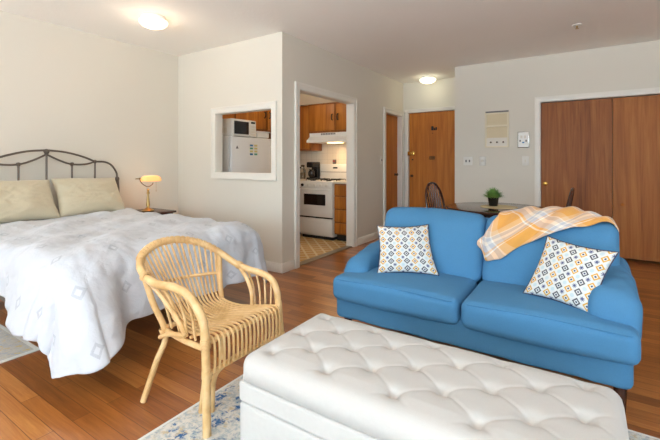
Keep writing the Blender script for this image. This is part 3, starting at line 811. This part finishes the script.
# nightstand and lamp
t = thing('nightstand', 'dark wood nightstand between the bed and the wall corner', 'nightstand', (-4.1, 2.54, 0))
box('top', M['dark_wood'], t, -4.335, -3.88, 2.44, 2.735, .578, .60, bev=.006)
box('body', M['dark_wood'], t, -4.31, -3.91, 2.46, 2.71, .30, .578)
dd = box('drawer', M['dark_wood'], t, -3.912, -3.897, 2.475, 2.695, .33, .55, bev=.004)
lathe_y([(0, 0), (.008, 0), (.008, .01), (.014, .02), (0, .025)], (-3.897, 2.585, .45), axis='x', sgn=1).build('knob', M['brass'], dd)
for x in (-4.29, -3.93):
    for y in (2.475, 2.69): box('leg', M['dark_wood'], t, x-.018, x+.018, y-.018, y+.018, 0, .30)
lx, ly = -4.1, 2.525
t = thing('banker_lamp', 'brass banker lamp with glowing amber glass shade on the nightstand', 'lamp', (lx, ly, .60))
MB().lathe([(0, 0), (.065, 0), (.068, .008), (.055, .016), (.035, .024), (.022, .036), (0, .038)], (lx, ly, .601), 28).build('base', M['brass'], t)
MB().lathe([(.018, .034), (.016, .05), (.022, .06), (.017, .10), (.011, .16), (.010, .185), (.017, .195), (.017, .205), (.010, .215), (.012, .235), (.018, .24), (.006, .25), (0, .25)], (lx, ly, .601), 20).build('stem', M['brass'], t)
MB().tube([(lx, ly-.10, .975), (lx, ly-.085, .93), (lx, ly-.05, .895), (lx, ly, .872), (lx, ly+.05, .895), (lx, ly+.06, .915)], .0045, smooth=5).build('yoke', M['bronze'], t)
def shade(u, v):
    yy = ly-.085+.225*u; a = R(-14)+R(208)*v
    rr = .052*(max(0.001, 1-abs(2*u-1)**5)**.5)
    return (lx+.01+1.15*rr*math.cos(a), yy, .945+rr*math.sin(a))
m = MB(); m.grid(shade, 24, 18); m.build('shade', M['shade'], t, solid=.004, angle=180)
MB().tube([(lx, ly-.145, .965), (lx, ly-.085, .965)], .005).build('shade_rod', M['brass'], t)
MB().tube([(lx, ly+.138, .955), (lx, ly+.155, .955)], .006).build('finial', M['brass'], t)
MB().tube([(lx+.02, ly+.085, .93), (lx+.02, ly+.085, .83)], .0015, 6).build('pull_chain', M['brass'], t)
MB().lathe([(0, -.008), (.004, -.006), (.005, 0), (0, .008)], (lx+.02, ly+.085, .823), 10).build('chain_bead', M['brass'], t)
MB().lathe([(0, -.03), (.018, -.02), (.022, 0), (.012, .025), (0, .03)], (lx, ly+.035, .952), 14, Matrix.Rotation(R(90), 3, 'X')).build('bulb', emit('lit_bulb', (255, 224, 170), 6), t)
l = bpy.data.lights.new('banker_bulb', 'POINT'); l.energy = 1.4; l.color = (1, .62, .32); l.shadow_soft_size = .03
lo = bpy.data.objects.new('banker_lamp_glow', l); COL.objects.link(lo); lo.location = (lx+.015, ly+.03, .955)
l = bpy.data.lights.new('banker_bulb', 'POINT'); l.energy = .4; l.color = (1, .62, .32); l.shadow_soft_size = .05
lo = bpy.data.objects.new('banker_lamp_glow', l); COL.objects.link(lo); lo.location = (lx-.01, ly+.03, 1.04)

# ------------------------------------------------------------------ rugs
t = thing('area_rug', 'cream and blue distressed rug under the ottoman and rattan chair', 'rug', (0, 1, 0))
box('pile', M['rug'], t, -1.525, 1.6, .1, 2.075, .001, .008)
m = MB(); m.box(-1.54, -1.525, .085, 2.09, .001, .007); m.box(1.6, 1.615, .085, 2.09, .001, .007); m.box(-1.525, 1.6, 2.075, 2.09, .001, .007); m.box(-1.525, 1.6, .085, .1, .001, .007)
m.build('binding', M['rugb'], t, smooth=False)
t = thing('bedside_rug', 'yellow and grey rug beside the bed at the left edge', 'rug', (-3.3, .5, 0))
box('pile', M['rug2'], t, -4.2, -2.81, -.4, .99, .001, .008)
m = MB(); m.box(-2.81, -2.785, -.425, 1.015, .001, .007); m.box(-4.2, -2.81, .99, 1.015, .001, .007); m.box(-4.2, -2.81, -.425, -.4, .001, .007); m.box(-4.225, -4.2, -.425, 1.015, .001, .007)
m.build('binding', M['rugb'], t, smooth=False)

# ------------------------------------------------------------------ rattan armchair
t = thing('rattan_armchair', 'natural rattan armchair with curved rim and slatted back', 'armchair', (-1.55, 1.3, 0))
RT = M['rattan']
def cane(name, pts, r, n=6, seg=10, par=None): return MB().tube(pts, r, seg, smooth=n).build(name, RT, par or t)
rim = [(-1.345, 1.555, .40), (-1.355, 1.556, .47), (-1.395, 1.562, .52), (-1.46, 1.560, .545), (-1.545, 1.542, .560), (-1.62, 1.512, .59), (-1.69, 1.47, .645), (-1.76, 1.405, .700), (-1.815, 1.32, .730), (-1.845, 1.235, .735), (-1.85, 1.16, .720), (-1.83, 1.095, .688), (-1.78, 1.055, .648), (-1.71, 1.04, .614)]
cane('back_rim', rim, .0175, 8, 12)
cane('arm', [(-1.71, 1.04, .612), (-1.62, 1.035, .60), (-1.52, 1.055, .597), (-1.44, 1.068, .575), (-1.375, 1.074, .52), (-1.345, 1.078, .46), (-1.338, 1.08, .40)], .0190, 8, 12)
# outline of the second, inner rim hoop on the right arm
cane('arm_hoop', [(-1.60, 1.518, .577), (-1.55, 1.525, .52), (-1.50, 1.515, .45), (-1.49, 1.51, .385)], .011)
cane('arm_hoop', [(-1.70, 1.042, .607), (-1.62, 1.06, .54), (-1.53, 1.085, .44), (-1.50, 1.10, .375)], .011)
# legs
cane('leg', [(-1.317, 1.072, .009), (-1.325, 1.075, .25), (-1.338, 1.08, .42)], .0180, 3, 12)
cane('leg', [(-1.315, 1.560, .009), (-1.33, 1.558, .25), (-1.345, 1.555, .42)], .0175, 3, 12)
cane('leg', [(-1.77, 1.065, .002), (-1.735, 1.11, .18), (-1.71, 1.145, .31), (-1.745, 1.10, .47), (-1.775, 1.062, .64)], .0145, 5, 12)
cane('leg', [(-1.77, 1.555, .002), (-1.735, 1.53, .18), (-1.705, 1.50, .31), (-1.70, 1.475, .47), (-1.70, 1.468, .65)], .0145, 5, 12)
cane('brace_leg', [(-1.465, 1.159, .009), (-1.43, 1.15, .16), (-1.365, 1.10, .24), (-1.35, 1.09, .36)], .012, 5)
cane('brace_leg', [(-1.465, 1.50, .009), (-1.43, 1.51, .16), (-1.365, 1.555, .24), (-1.35, 1.565, .36)], .012, 5)
cane('front_arch', [(-1.427, 1.19, .009), (-1.42, 1.195, .15), (-1.39, 1.22, .215), (-1.36, 1.33, .245), (-1.39, 1.44, .215), (-1.42, 1.465, .15), (-1.427, 1.47, .009)], .0115, 6)
# rails
cane('seat_rail', [(-1.34, 1.085, .382), (-1.34, 1.55, .382)], .012, 1)
cane('lower_front_rail', [(-1.325, 1.085, .258), (-1.325, 1.55, .258)], .010, 1)
cane('seat_rail', [(-1.338, 1.09, .355), (-1.52, 1.11, .34), (-1.71, 1.145, .33)], .013, 3)
cane('seat_rail', [(-1.338, 1.565, .355), (-1.52, 1.53, .34), (-1.71, 1.50, .33)], .013, 3)
cane('seat_rail', [(-1.71, 1.145, .345), (-1.71, 1.50, .345)], .011, 1)
cane('stretcher', [(-1.725, 1.125, .30), (-1.62, 1.11, .345), (-1.50, 1.10, .37)], .011, 3)
cane('back_rail', [(-1.765, 1.085, .53), (-1.80, 1.17, .535), (-1.79, 1.30, .535), (-1.745, 1.40, .535), (-1.70, 1.47, .535)], .0085, 4)
# back and seat slats: one cane each, from the rim over the seat and down the front
RB = catmull(rim, 12)
i0 = min(range(len(RB)), key=lambda i: (RB[i]-Vector((-1.70, 1.47, .66))).length)
i1 = min(range(len(RB)), key=lambda i: (RB[i]-Vector((-1.83, 1.06, .68))).length)
NS = 17
for k in range(NS):
    f = (k+.5)/NS
    p = RB[int(round(i1+(i0-i1)*f))]
    ys = 1.16+.325*f; yf = 1.10+.445*f
    bulge = math.sin(f*PI)*.05
    q = Vector((-1.70-bulge*.7, ys, .415))
    cane('slat', [p, p.lerp(q, .33)+Vector((-.006, 0, 0)), p.lerp(q, .66)+Vector((-.006, 0, 0)), q, (-1.655-bulge*.4, ys*.85+yf*.15, .382), (-1.55, ys*.45+yf*.55, .372), (-1.42, ys*.12+yf*.88, .392), (-1.35, yf, .402), (-1.322, yf, .385), (-1.316, yf, .34), (-1.316, yf, .30), (-1.318, yf, .255)], .0058, 5, 7)
# fine canes laid across between the slats at the rear of the seat
for k in range(14):
    f = (k+.5)/14
    ys = 1.16+.325*f; yf = 1.10+.445*f
    cane('seat_cane', [(-1.70, ys, .388), (-1.60, ys*.6+yf*.4, .366), (-1.50, ys*.3+yf*.7, .370), (-1.40, yf, .39)], .0034, 3, 6)
for k in range(3):
    x = -1.67+.09*k; cane('cross_rail', [(x, 1.15-.015*k, .357-.0*k), (x, 1.495+.015*k, .357)], .008, 1, 8)
# arm slats
AL = [(-1.40, 1.07, .545), (-1.46, 1.066, .578), (-1.52, 1.056, .594), (-1.59, 1.042, .60), (-1.66, 1.035, .607)]
for k, p in enumerate(AL):
    x = -1.37-.065*k
    cane('arm_slat', [p, ((p[0]*.55+x*.45)+.018, 1.083, p[2]*.55+.365*.45), (x, 1.10+.006*k, .365)], .0058, 5, 7)
AR = [(-1.38, 1.583, .50), (-1.42, 1.582, .53), (-1.47, 1.58, .55), (-1.52, 1.565, .56), (-1.575, 1.545, .575)]
for k, p in enumerate(AR):
    x = -1.37-.03*k
    cane('arm_slat', [p, ((p[0]+x)/2+.006, 1.568-.003*k, p[2]*.5+.18), (x, 1.56-.006*k, .36)], .0058, 5, 7)
# cane bindings at the joints
def wrap(c, d, r, n=5):
    m = MB(); c = Vector(c); d = Vector(d).normalized(); u = d.orthogonal().normalized(); w = d.cross(u)
    for k in range(n):
        q = c+d*(k-(n-1)/2)*.006
        m.tube([q+(u*math.cos(a*PI/8)+w*math.sin(a*PI/8))*r for a in range(16)], .0032, 6, closed=True)
    m.build('binding', RT, t)
wrap((-1.335, 1.080, .385), (0, 0, 1), .0205, 6); wrap((-1.33, 1.083, .255), (.1, 0, 1), .0205, 5); wrap((-1.345, 1.555, .385), (0, 0, 1), .0175, 6)
wrap((-1.33, 1.558, .25), (.1, 0, 1), .0175, 4); wrap((-1.715, 1.14, .325), (-.2, -.3, 1), .018, 6); wrap((-1.71, 1.04, .616), (1, .02, -.15), .0205, 4)
wrap((-1.60, 1.522, .58), (1, .4, -.4), .0195, 4); wrap((-1.70, 1.50, .325), (0, -.1, 1), .018, 5)
m = MB()
for k in range(44):
    q = RB[int(round(i1+(i0-i1)*k/43))]; q2 = RB[min(len(RB)-1, int(round(i1+(i0-i1)*k/43))+1)]
    d = (q2-q).normalized(); u = d.orthogonal().normalized(); w = d.cross(u)
    m.tube([q+(u*math.cos(a*PI/6)+w*math.sin(a*PI/6))*.0185 for a in range(12)], .0035, 5, closed=True)
m.build('rim_wrapping', RT, t)

# ------------------------------------------------------------------ ottoman
t = thing('tufted_ottoman', 'ivory tufted storage ottoman in front of the blue sofa', 'ottoman', (-.47, 1.24, 0))
OX0, OX1, OY0, OY1 = -1.038, .098, .982, 1.492
TU = []
for i in range(9):
    x = -.952+.119*i
    for y in ((1.07, 1.245, 1.425) if i % 2 == 0 else (1.158, 1.336)): TU.append((x, y))
def near(x, y):
    d = sorted(math.hypot(x-a, y-b) for a, b in TU); return d
DS, DY = .119, .0885
def lid_h(x, y):
    d = near(x, y)
    # folded creases join neighbouring tufts along the diamond lattice
    p = (x+.952)/DS; q = (y-1.07)/DY
    a = (p+q)/2; b = (p-q)/2
    fa = abs(a-round(a)); fb = abs(b-round(b))
    cr = min(fa, fb)
    inside = min(1, max(0, min(x-OX0-.02, OX1-.02-x, y-OY0-.035, OY1-.02-y)/.05))
    crease = .0028*math.exp(-(cr/.028)**2)*inside
    tuft = .014*math.exp(-(d[0]/.013)**2)+.014*math.exp(-(d[0]/.030)**2)
    return -crease-tuft+.008*inside
m = MB()
def lidtop(u, v):
    x = OX0+(OX1-OX0)*u; y = OY0+(OY1-OY0)*v
    return x, y
NXo, NYo = 200, 96
zt = .462; rr = .045
def sstep(u, n):  # denser near edges
    return u
def lid(u, v):
    x, y = lidtop(u, v)
    # distance inside the rounded rectangle
    ex = min(x-OX0, OX1-x); ey = min(y-OY0, OY1-y)
    qx = max(0, rr-ex)/rr; qy = max(0, rr-ey)/rr
    q = min(1, math.hypot(qx, qy))
    z = zt-rr*(1-math.sqrt(max(0, 1-q*q)))
    if math.hypot(qx, qy) > 1:  # pull the corner in onto the circle
        f = 1/math.hypot(qx, qy)
        cx = OX0+rr if x < (OX0+OX1)/2 else OX1-rr; cy = OY0+rr if y < (OY0+OY1)/2 else OY1-rr
        x = cx+(x-cx)*f; y = cy+(y-cy)*f; z = zt-rr
    return (x, y, z+lid_h(x, y))
vs = m.grid(lid, NXo, NYo)
# side skirt of the lid
loop = [vs[i][0] for i in range(NXo)]+[vs[NXo][j] for j in range(NYo)]+[vs[i][NYo] for i in range(NXo, 0, -1)]+[vs[0][j] for j in range(NYo, 0, -1)]
low = []
for v in loop:
    c = v.co; low.append(m.bm.verts.new((c.x, c.y, .374)))
n = len(loop)
low2 = [m.bm.verts.new((max(OX0+.01, min(OX1-.01, v.co.x)), max(OY0+.01, min(OY1-.01, v.co.y)), .372)) for v in low]
for i in range(n):
    m.bm.faces.new((loop[i], low[i], low[(i+1) % n], loop[(i+1) % n]))
    m.bm.faces.new((low[i], low2[i], low2[(i+1) % n], low[(i+1) % n]))
m.build('tufted_lid', M['linen'], t, angle=180)
MB().soft(((OX0+OX1)/2, (OY0+OY1)/2, .333), ((OX1-OX0)/2, (OY1-OY0)/2, .037), .012).build('lid_band', M['linen'], t, angle=180)
MB().soft(((OX0+OX1)/2, (OY0+OY1)/2, .172), ((OX1-OX0)/2-.002, (OY1-OY0)/2-.002, .122), .012).build('body', M['linen'], t, angle=180)
for x in (OX0+.06, OX1-.06):
    for y in (OY0+.06, OY1-.06): MB().lathe([(0, 0), (.018, 0), (.024, .045), (0, .045)], (x, y, .0085), 12).build('foot', M['dark_wood'], t)
for (x, y) in TU:
    MB().lathe([(0, .004), (.006, .003), (.009, 0), (.009, -.004)], (x, y, zt-.026), 10).build('tuft_button', M['linen'], t)

# ------------------------------------------------------------------ sofa
SF = M['sofa']
t = thing('sofa', 'blue slipcovered two-seat sofa with rolled arms', 'sofa', (-.56, 2.45, 0))
SX0, SX1 = -1.32, .175
def skwarp(w):
    k = .006*math.sin(w.x*23)+.004*math.sin(w.x*51+1)
    return (w.x, w.y-(k if w.y < 2.3 else 0)*(1 if w.z < .3 else .4), w.z)
MB().soft(((SX0+SX1)/2, 2.475, .258), ((SX1-SX0)/2, .40, .088), .03, n=24, warp=skwarp).build('base', SF, t, angle=180)
parts = []
def seatwarp(x0, x1):
    def f(w):
        z = w.z
        z += .010*math.sin((w.x-x0)/(x1-x0)*PI)*(1 if z > .37 else 0)
        return (w.x, w.y+.006*math.sin(w.x*8), z)
    return f
for (a, b) in ((-1.325, -.548), (-.538, .196)):
    o = MB().soft(((a+b)/2, 2.26, .366), ((b-a)/2, .24, .072), .042, (0.0, .008, .016), n=22, warp=seatwarp(a, b)).build('seat_cushion', SF, t, angle=180); parts.append(o)
    # piping along the front seams
    q = MB().tube([(a+.030, 2.05, .424), (a+.045, 2.030, .4265), (a+.12, 2.026, .430), ((a+b)/2, 2.025, .437), (b-.12, 2.026, .430), (b-.045, 2.030, .4265), (b-.030, 2.05, .424)], .0042, 6, smooth=6).build('piping', SF, o)
def lean(w, y0=2.44, z0=.42):
    k = (w.z-z0); return (w.x, w.y+.40*k, w.z)
o = MB().soft((-.535, 2.66, .47), (.69, .075, .30), .06, (0, 0, .01), n=20, warp=lambda w: (w.x, w.y+.22*(w.z-.2), w.z-.01)).build('back_frame', SF, t, angle=180); parts.append(o)
def backwarp(x0, x1, left):
    def f(w):
        u = (w.x-x0)/(x1-x0); x, y, z = lean(w)
        top = max(0, (w.z-.5)/.3)
        z += top*(.008*math.sin(u*PI)-(.010*(u if left else (1-u))))
        y -= .012*math.sin(u*7+1)*math.sin(w.z*9)
        return (x, y, z)
    return f
for (a, b, l) in ((-1.222, -.528, True), (-.530, .155, False)):
    o = MB().soft(((a+b)/2, 2.505, .61), ((b-a)/2, .075, .205), .06, (0, .03, .008), n=22, warp=backwarp(a, b, l)).build('back_cushion', SF, t, angle=180); parts.append(o)
def arm(side):
    cx = -1.238 if side < 0 else .108; hw = .085 if side < 0 else .105
    def f(u, v):
        # u: front to back, v: around the section
        y = (2.14 if side < 0 else 2.12)+(.71 if side < 0 else .73)*u
        k = min(1, (u/.11)); kk = math.sqrt(max(0, 1-(1-k)**2))
        tt = .57 if side < 0 else .61; t0 = .49 if side < 0 else .56; top = t0+(tt-t0)*math.sin(min(1, u/.58)*PI/2)
        a = 2*PI*v
        ca, sa = math.cos(a), math.sin(a)
        sx = math.copysign(abs(ca)**.65, ca); sz = math.copysign(abs(sa)**.65, sa)
        zc = (top+.29)/2; hz = (top-.29)/2
        w = hw*(.55+.45*kk)*(1+.10*max(0, sa))
        wr = .004*math.sin(u*14+a*3)*max(0, sa)+.002*math.sin(u*33-a*4)+.0015*math.sin(u*50+a*6)
        return (cx+(w+wr)*sx, y, zc+(hz*(.35+.65*kk)+wr)*sz)
    m = MB(); vs = m.grid(lambda v, u: f(u, v), 36, 30, closeu=True)
    m.bm.faces.new([r[0] for r in vs]); m.bm.faces.new([r[-1] for r in vs])
    o = m.build('arm', SF, t, angle=70, subsurf=1); parts.append(o)
arm(-1); arm(1)
for x in (-1.26, .13):
    for y in (2.13, 2.80): MB().lathe([(0, 0), (.016, 0), (.026, .165), (0, .165)], (x, y, .001), 14).build('leg', M['dark_wood'], t)

# throw cushions on the sofa
def throw_cushion(c4, label, seed):
    tt = thing('throw_cushion', label, 'cushion', tuple(sum(p[k] for p in c4[:2])/2 for k in range(3)), 'patterned throw cushions on the sofa')
    o, P = build_pillow('cover', M['print'], tt, c4, .052, pinch=.10, seed=seed, wr=.002)
    loop = [P(i/20, 0, 1) for i in range(20)]+[P(1, i/20, 1) for i in range(20)]+[P(1-i/20, 1, 1) for i in range(20)]+[P(0, 1-i/20, 1) for i in range(20)]
    MB().tube(loop, .0035, 6, closed=True).build('piping', plain('navy_piping_%d' % seed, (60, 66, 88), .8), tt)
throw_cushion(((-1.082, 2.185, .455), (-.745, 2.35, .455), (-1.125, 2.27, .738), (-.865, 2.50, .738)), 'diamond print throw cushion at the sofa arm nearest the kitchen', 1)
throw_cushion(((-.272, 2.262, .462), (.028, 2.155, .445), (-.168, 2.375, .755), (.132, 2.275, .725)), 'diamond print throw cushion tilted at the right sofa arm below the plaid throw', 2)

# plaid throw over the sofa back, laid on the real cushion surfaces by casting rays at them
deps = bpy.context.evaluated_depsgraph_get()
allv, allf = [], []
for o in parts:
    e = o.evaluated_get(deps); me = e.to_mesh(); b = len(allv)
    allv += [(WORLD(o) if False else Matrix.Identity(4)) @ v.co for v in me.vertices]
    allf += [[b+i for i in p.vertices] for p in me.polygons]; e.to_mesh_clear()
bvh = BVHTree.FromPolygons(allv, allf)
def interp(x, tab):
    for (a, b), (c, d) in zip(tab, tab[1:]):
        if x <= c: return b+(d-b)*max(0, (x-a))/(c-a)
    return tab[-1][1]
CY, CZ = 2.66, .66
def front_low(s):   # polar angle of the front edge; 0 is level towards the camera
    return interp(s, [(0, -8), (.07, -32), (.20, -24), (.40, 10), (.56, 34), (.80, 56), (1, 72)])
def throwf(s, q):
    ph0 = front_low(s); ph = R(ph0+(128-ph0)*q)
    xl = interp(math.degrees(ph), [(-50, -.56), (0, -.56), (60, -.45), (130, -.43)])
    x = xl+(.155-xl)*s
    o = Vector((x, CY-.34*math.cos(ph), CZ+.34*math.sin(ph))); c = Vector((x, CY, CZ))
    d = (c-o).normalized(); hit = bvh.ray_cast(o, d)
    r = (hit[0]-c).length if hit[0] else .15
    top = max(0, math.sin(ph))
    r += .014+.012*(1+math.sin(s*15+q*5))*.5+.007*math.sin(s*31-q*9)
    r += .040*top*math.exp(-((s-.55)/.22)**2)+.018*top*math.exp(-((s-.2)/.12)**2)
    return c-d*r, s, q
NTX, NTQ = 60, 50
pts = [[throwf(i/NTX, j/NTQ)[0] for j in range(NTQ+1)] for i in range(NTX+1)]
for _ in range(3):   # relax small jumps where the rays cross seams
    new = [[p.copy() for p in r] for r in pts]
    for i in range(1, NTX):
        for j in range(1, NTQ): new[i][j] = pts[i][j]*.4+(pts[i-1][j]+pts[i+1][j]+pts[i][j-1]+pts[i][j+1])*.15
    pts = new
m = MB(); m.grid(lambda u, v: pts[int(round(u*NTX))][int(round(v*NTQ))], NTX, NTQ, lambda u, v: (u*.7, v*.52))
tag(m.build('plaid_throw', M['plaid'], solid=.008, subsurf=1, angle=180), 'orange and grey plaid throw blanket draped over the sofa back', 'throw blanket')

# ------------------------------------------------------------------ dining set
TX, TY, TZ = -.66, 3.72, .75
t = thing('dining_table', 'round dark wood dining table behind the sofa', 'table', (TX, TY, 0))
MB().lathe([(0, TZ), (.40, TZ), (.428, TZ-.004), (.436, TZ-.012), (.428, TZ-.024), (.405, TZ-.03), (0, TZ-.03)], (TX, TY, 0), 64).build('tabletop', M['dark_top'], t)
MB().lathe([(.35, TZ-.03), (.355, TZ-.09), (.335, TZ-.09), (.33, TZ-.03)], (TX, TY, 0), 48).build('apron', M['dark_wood'], t)
MB().lathe([(0, .12), (.07, .12), (.06, .2), (.035, .3), (.055, .42), (.03, .55), (.05, .66), (.05, .72), (0, .72)], (TX, TY, 0), 24).build('pedestal', M['dark_wood'], t)
for k in range(4):
    a = PI/4+k*PI/2; c, s = math.cos(a), math.sin(a)
    MB().tube([(TX+.04*c, TY+.04*s, .18), (TX+.15*c, TY+.15*s, .14), (TX+.26*c, TY+.26*s, .05), (TX+.33*c, TY+.33*s, .021)], [.03, .026, .022, .02], 10, smooth=4).build('leg', M['dark_wood'], t)
px, py = -.688, 3.72
tag(MB().lathe([(0, .0055), (.15, .0055), (.153, .003), (.15, .0005), (0, .0005)], (TX+.02, TY-.02, TZ), 48).build('placemat', M['mat']), 'round pale straw placemat on the dining table', 'placemat')
t = thing('potted_plant', 'small green grass plant in a black pot on the dining table', 'plant', (px, py, TZ+.006))
MB().lathe([(0, 0), (.034, 0), (.037, .004), (.046, .075), (.048, .078), (.043, .08), (.041, .07), (0, .068)], (px, py, TZ+.0065), 24).build('pot', M['black'], t)
m = MB(); rnd = random.Random(3)
for k in range(420):
    a = rnd.uniform(0, 2*PI); e = rnd.uniform(0, 1)**.7; L = rnd.uniform(.095, .135)*(1-.3*e)
    bx_, by_ = px+.03*e*math.cos(a), py+.03*e*math.sin(a); tilt = e*1.25+rnd.uniform(-.15, .15)
    dirx, diry, dz = math.sin(tilt)*math.cos(a), math.sin(tilt)*math.sin(a), math.cos(tilt)
    w = .003; sx, sy = -math.sin(a)*w, math.cos(a)*w
    z0 = TZ+.072
    A = Vector((bx_, by_, z0)); Bm = A+Vector((dirx, diry, dz))*L*.6; T = A+Vector((dirx, diry, dz*.85))*L
    S = Vector((sx, sy, 0))
    q = [m.bm.verts.new(p) for p in (A-S, A+S, Bm+S, Bm-S, T)]
    m.bm.faces.new((q[0], q[1], q[2], q[3])); m.bm.faces.new((q[3], q[2], q[4]))
m.build('foliage', M['green'], t, smooth=False, recalc=False)

def windsor(label):
    # faces +X about the origin
    t = thing('windsor_chair', label, 'chair', (0, 0, 0), 'dark windsor dining chairs')
    W = M['dark_wood']
    MB().soft((0, 0, .435), (.20, .205, .018), .016, n=10).build('seat', W, t)
    hoop = [(-.17, -.15, .45), (-.20, -.185, .62), (-.235, -.165, .80), (-.255, -.09, .90), (-.26, 0, .925), (-.255, .09, .90), (-.235, .165, .80), (-.20, .185, .62), (-.17, .15, .45)]
    MB().tube(hoop, .0125, 10, smooth=7).build('back_hoop', W, t)
    HP = catmull(hoop, 14)
    for k in range(7):
        y = -.115+k*.0385
        c = min((p for p in HP if p.z > .6), key=lambda p: abs(p.y-y*1.15))
        MB().tube([(-.175, y*.85, .45), ((-.175+c.x)/2, (y*.85+c.y)/2, (.45+c.z)/2), c], [.005, .0075, .005], 8).build('spindle', W, t)
    for sx in (-1, 1):
        for sy in (-1, 1):
            MB().tube([(sx*.13, sy*.13, .43), (sx*.155, sy*.155, .27), (sx*.19, sy*.19, .001)], [.013, .019, .011], 10, smooth=4).build('leg', W, t)
    for sy in (-1, 1): MB().tube([(-.165, sy*.163, .2), (.165, sy*.163, .2)], .009, 8).build('stretcher', W, t)
    MB().tube([(0, -.163, .2), (0, .163, .2)], .009, 8).build('stretcher', W, t)
    return t
c1 = windsor('dark bentwood windsor chair at the hallway side of the dining table')
c2 = copy_tree(c1, (-.345, 3.86, 0), R(178)); c2['label'] = 'dark windsor chair at the closet side of the dining table, seen edge on'
c1.location = (-1.12, 4.04, 0); c1.rotation_euler = (0, 0, R(-10))

# ------------------------------------------------------------------ light, world, camera
def area(name, loc, rot, sx, sy, e, col):
    l = bpy.data.lights.new(name, 'AREA'); l.shape = 'RECTANGLE'; l.size = sx; l.size_y = sy; l.energy = e; l.color = col
    o = bpy.data.objects.new(name, l); COL.objects.link(o); o.location = loc; o.rotation_euler = rot; return o
for (a, b, z0, z1) in WIN:
    area('window_daylight', ((a+b)/2, YB-.16, (z0+z1)/2), (R(108), 0, 0), b-a, z1-z0, 74, (.60, .82, 1))
for (a, b, z0, z1) in WINR:
    area('window_daylight', (XR+.16, (a+b)/2, (z0+z1)/2), (R(108), 0, R(90)), b-a, z1-z0, 16, (.74, .88, 1))
area('ceiling_fill_panel', (-.8, YB-3.1, -.02), (R(180), 0, 0), 13, 5.6, 5200, (.95, .98, 1))  # added fill panel outside the windows, facing up to brighten the ceiling
l = bpy.data.lights.new('sun', 'SUN'); l.energy = 22; l.color = (1, .98, .93); l.angle = R(1)
o = bpy.data.objects.new('sun', l); COL.objects.link(o); o.rotation_euler = (R(32), 0, R(8))
w = bpy.data.worlds.new('daylight'); scn.world = w; w.use_nodes = True
bg = w.node_tree.nodes['Background']; sky = w.node_tree.nodes.new('ShaderNodeTexSky')
sky.sky_type = 'NISHITA'; sky.sun_disc = False; sky.sun_elevation = R(40); sky.sun_rotation = R(30)
w.node_tree.links.new(sky.outputs[0], bg.inputs[0]); bg.inputs[1].default_value = .25

cam = bpy.data.cameras.new('camera'); co = bpy.data.objects.new('camera', cam); COL.objects.link(co); scn.camera = co
YAW = math.atan(255/388.5)
co.location = (0, 0, 1.15); co.rotation_euler = (R(90), 0, YAW)
cam.sensor_width = 36; cam.lens = 36*388.5/660; cam.shift_y = -(220-162)/660; cam.clip_start = .05
scn.view_settings.view_transform = 'Standard'; scn.view_settings.look = 'None'; scn.view_settings.gamma = 1
scn.view_settings.exposure = -.06
scn.cycles.max_bounces = 10; scn.cycles.diffuse_bounces = 6
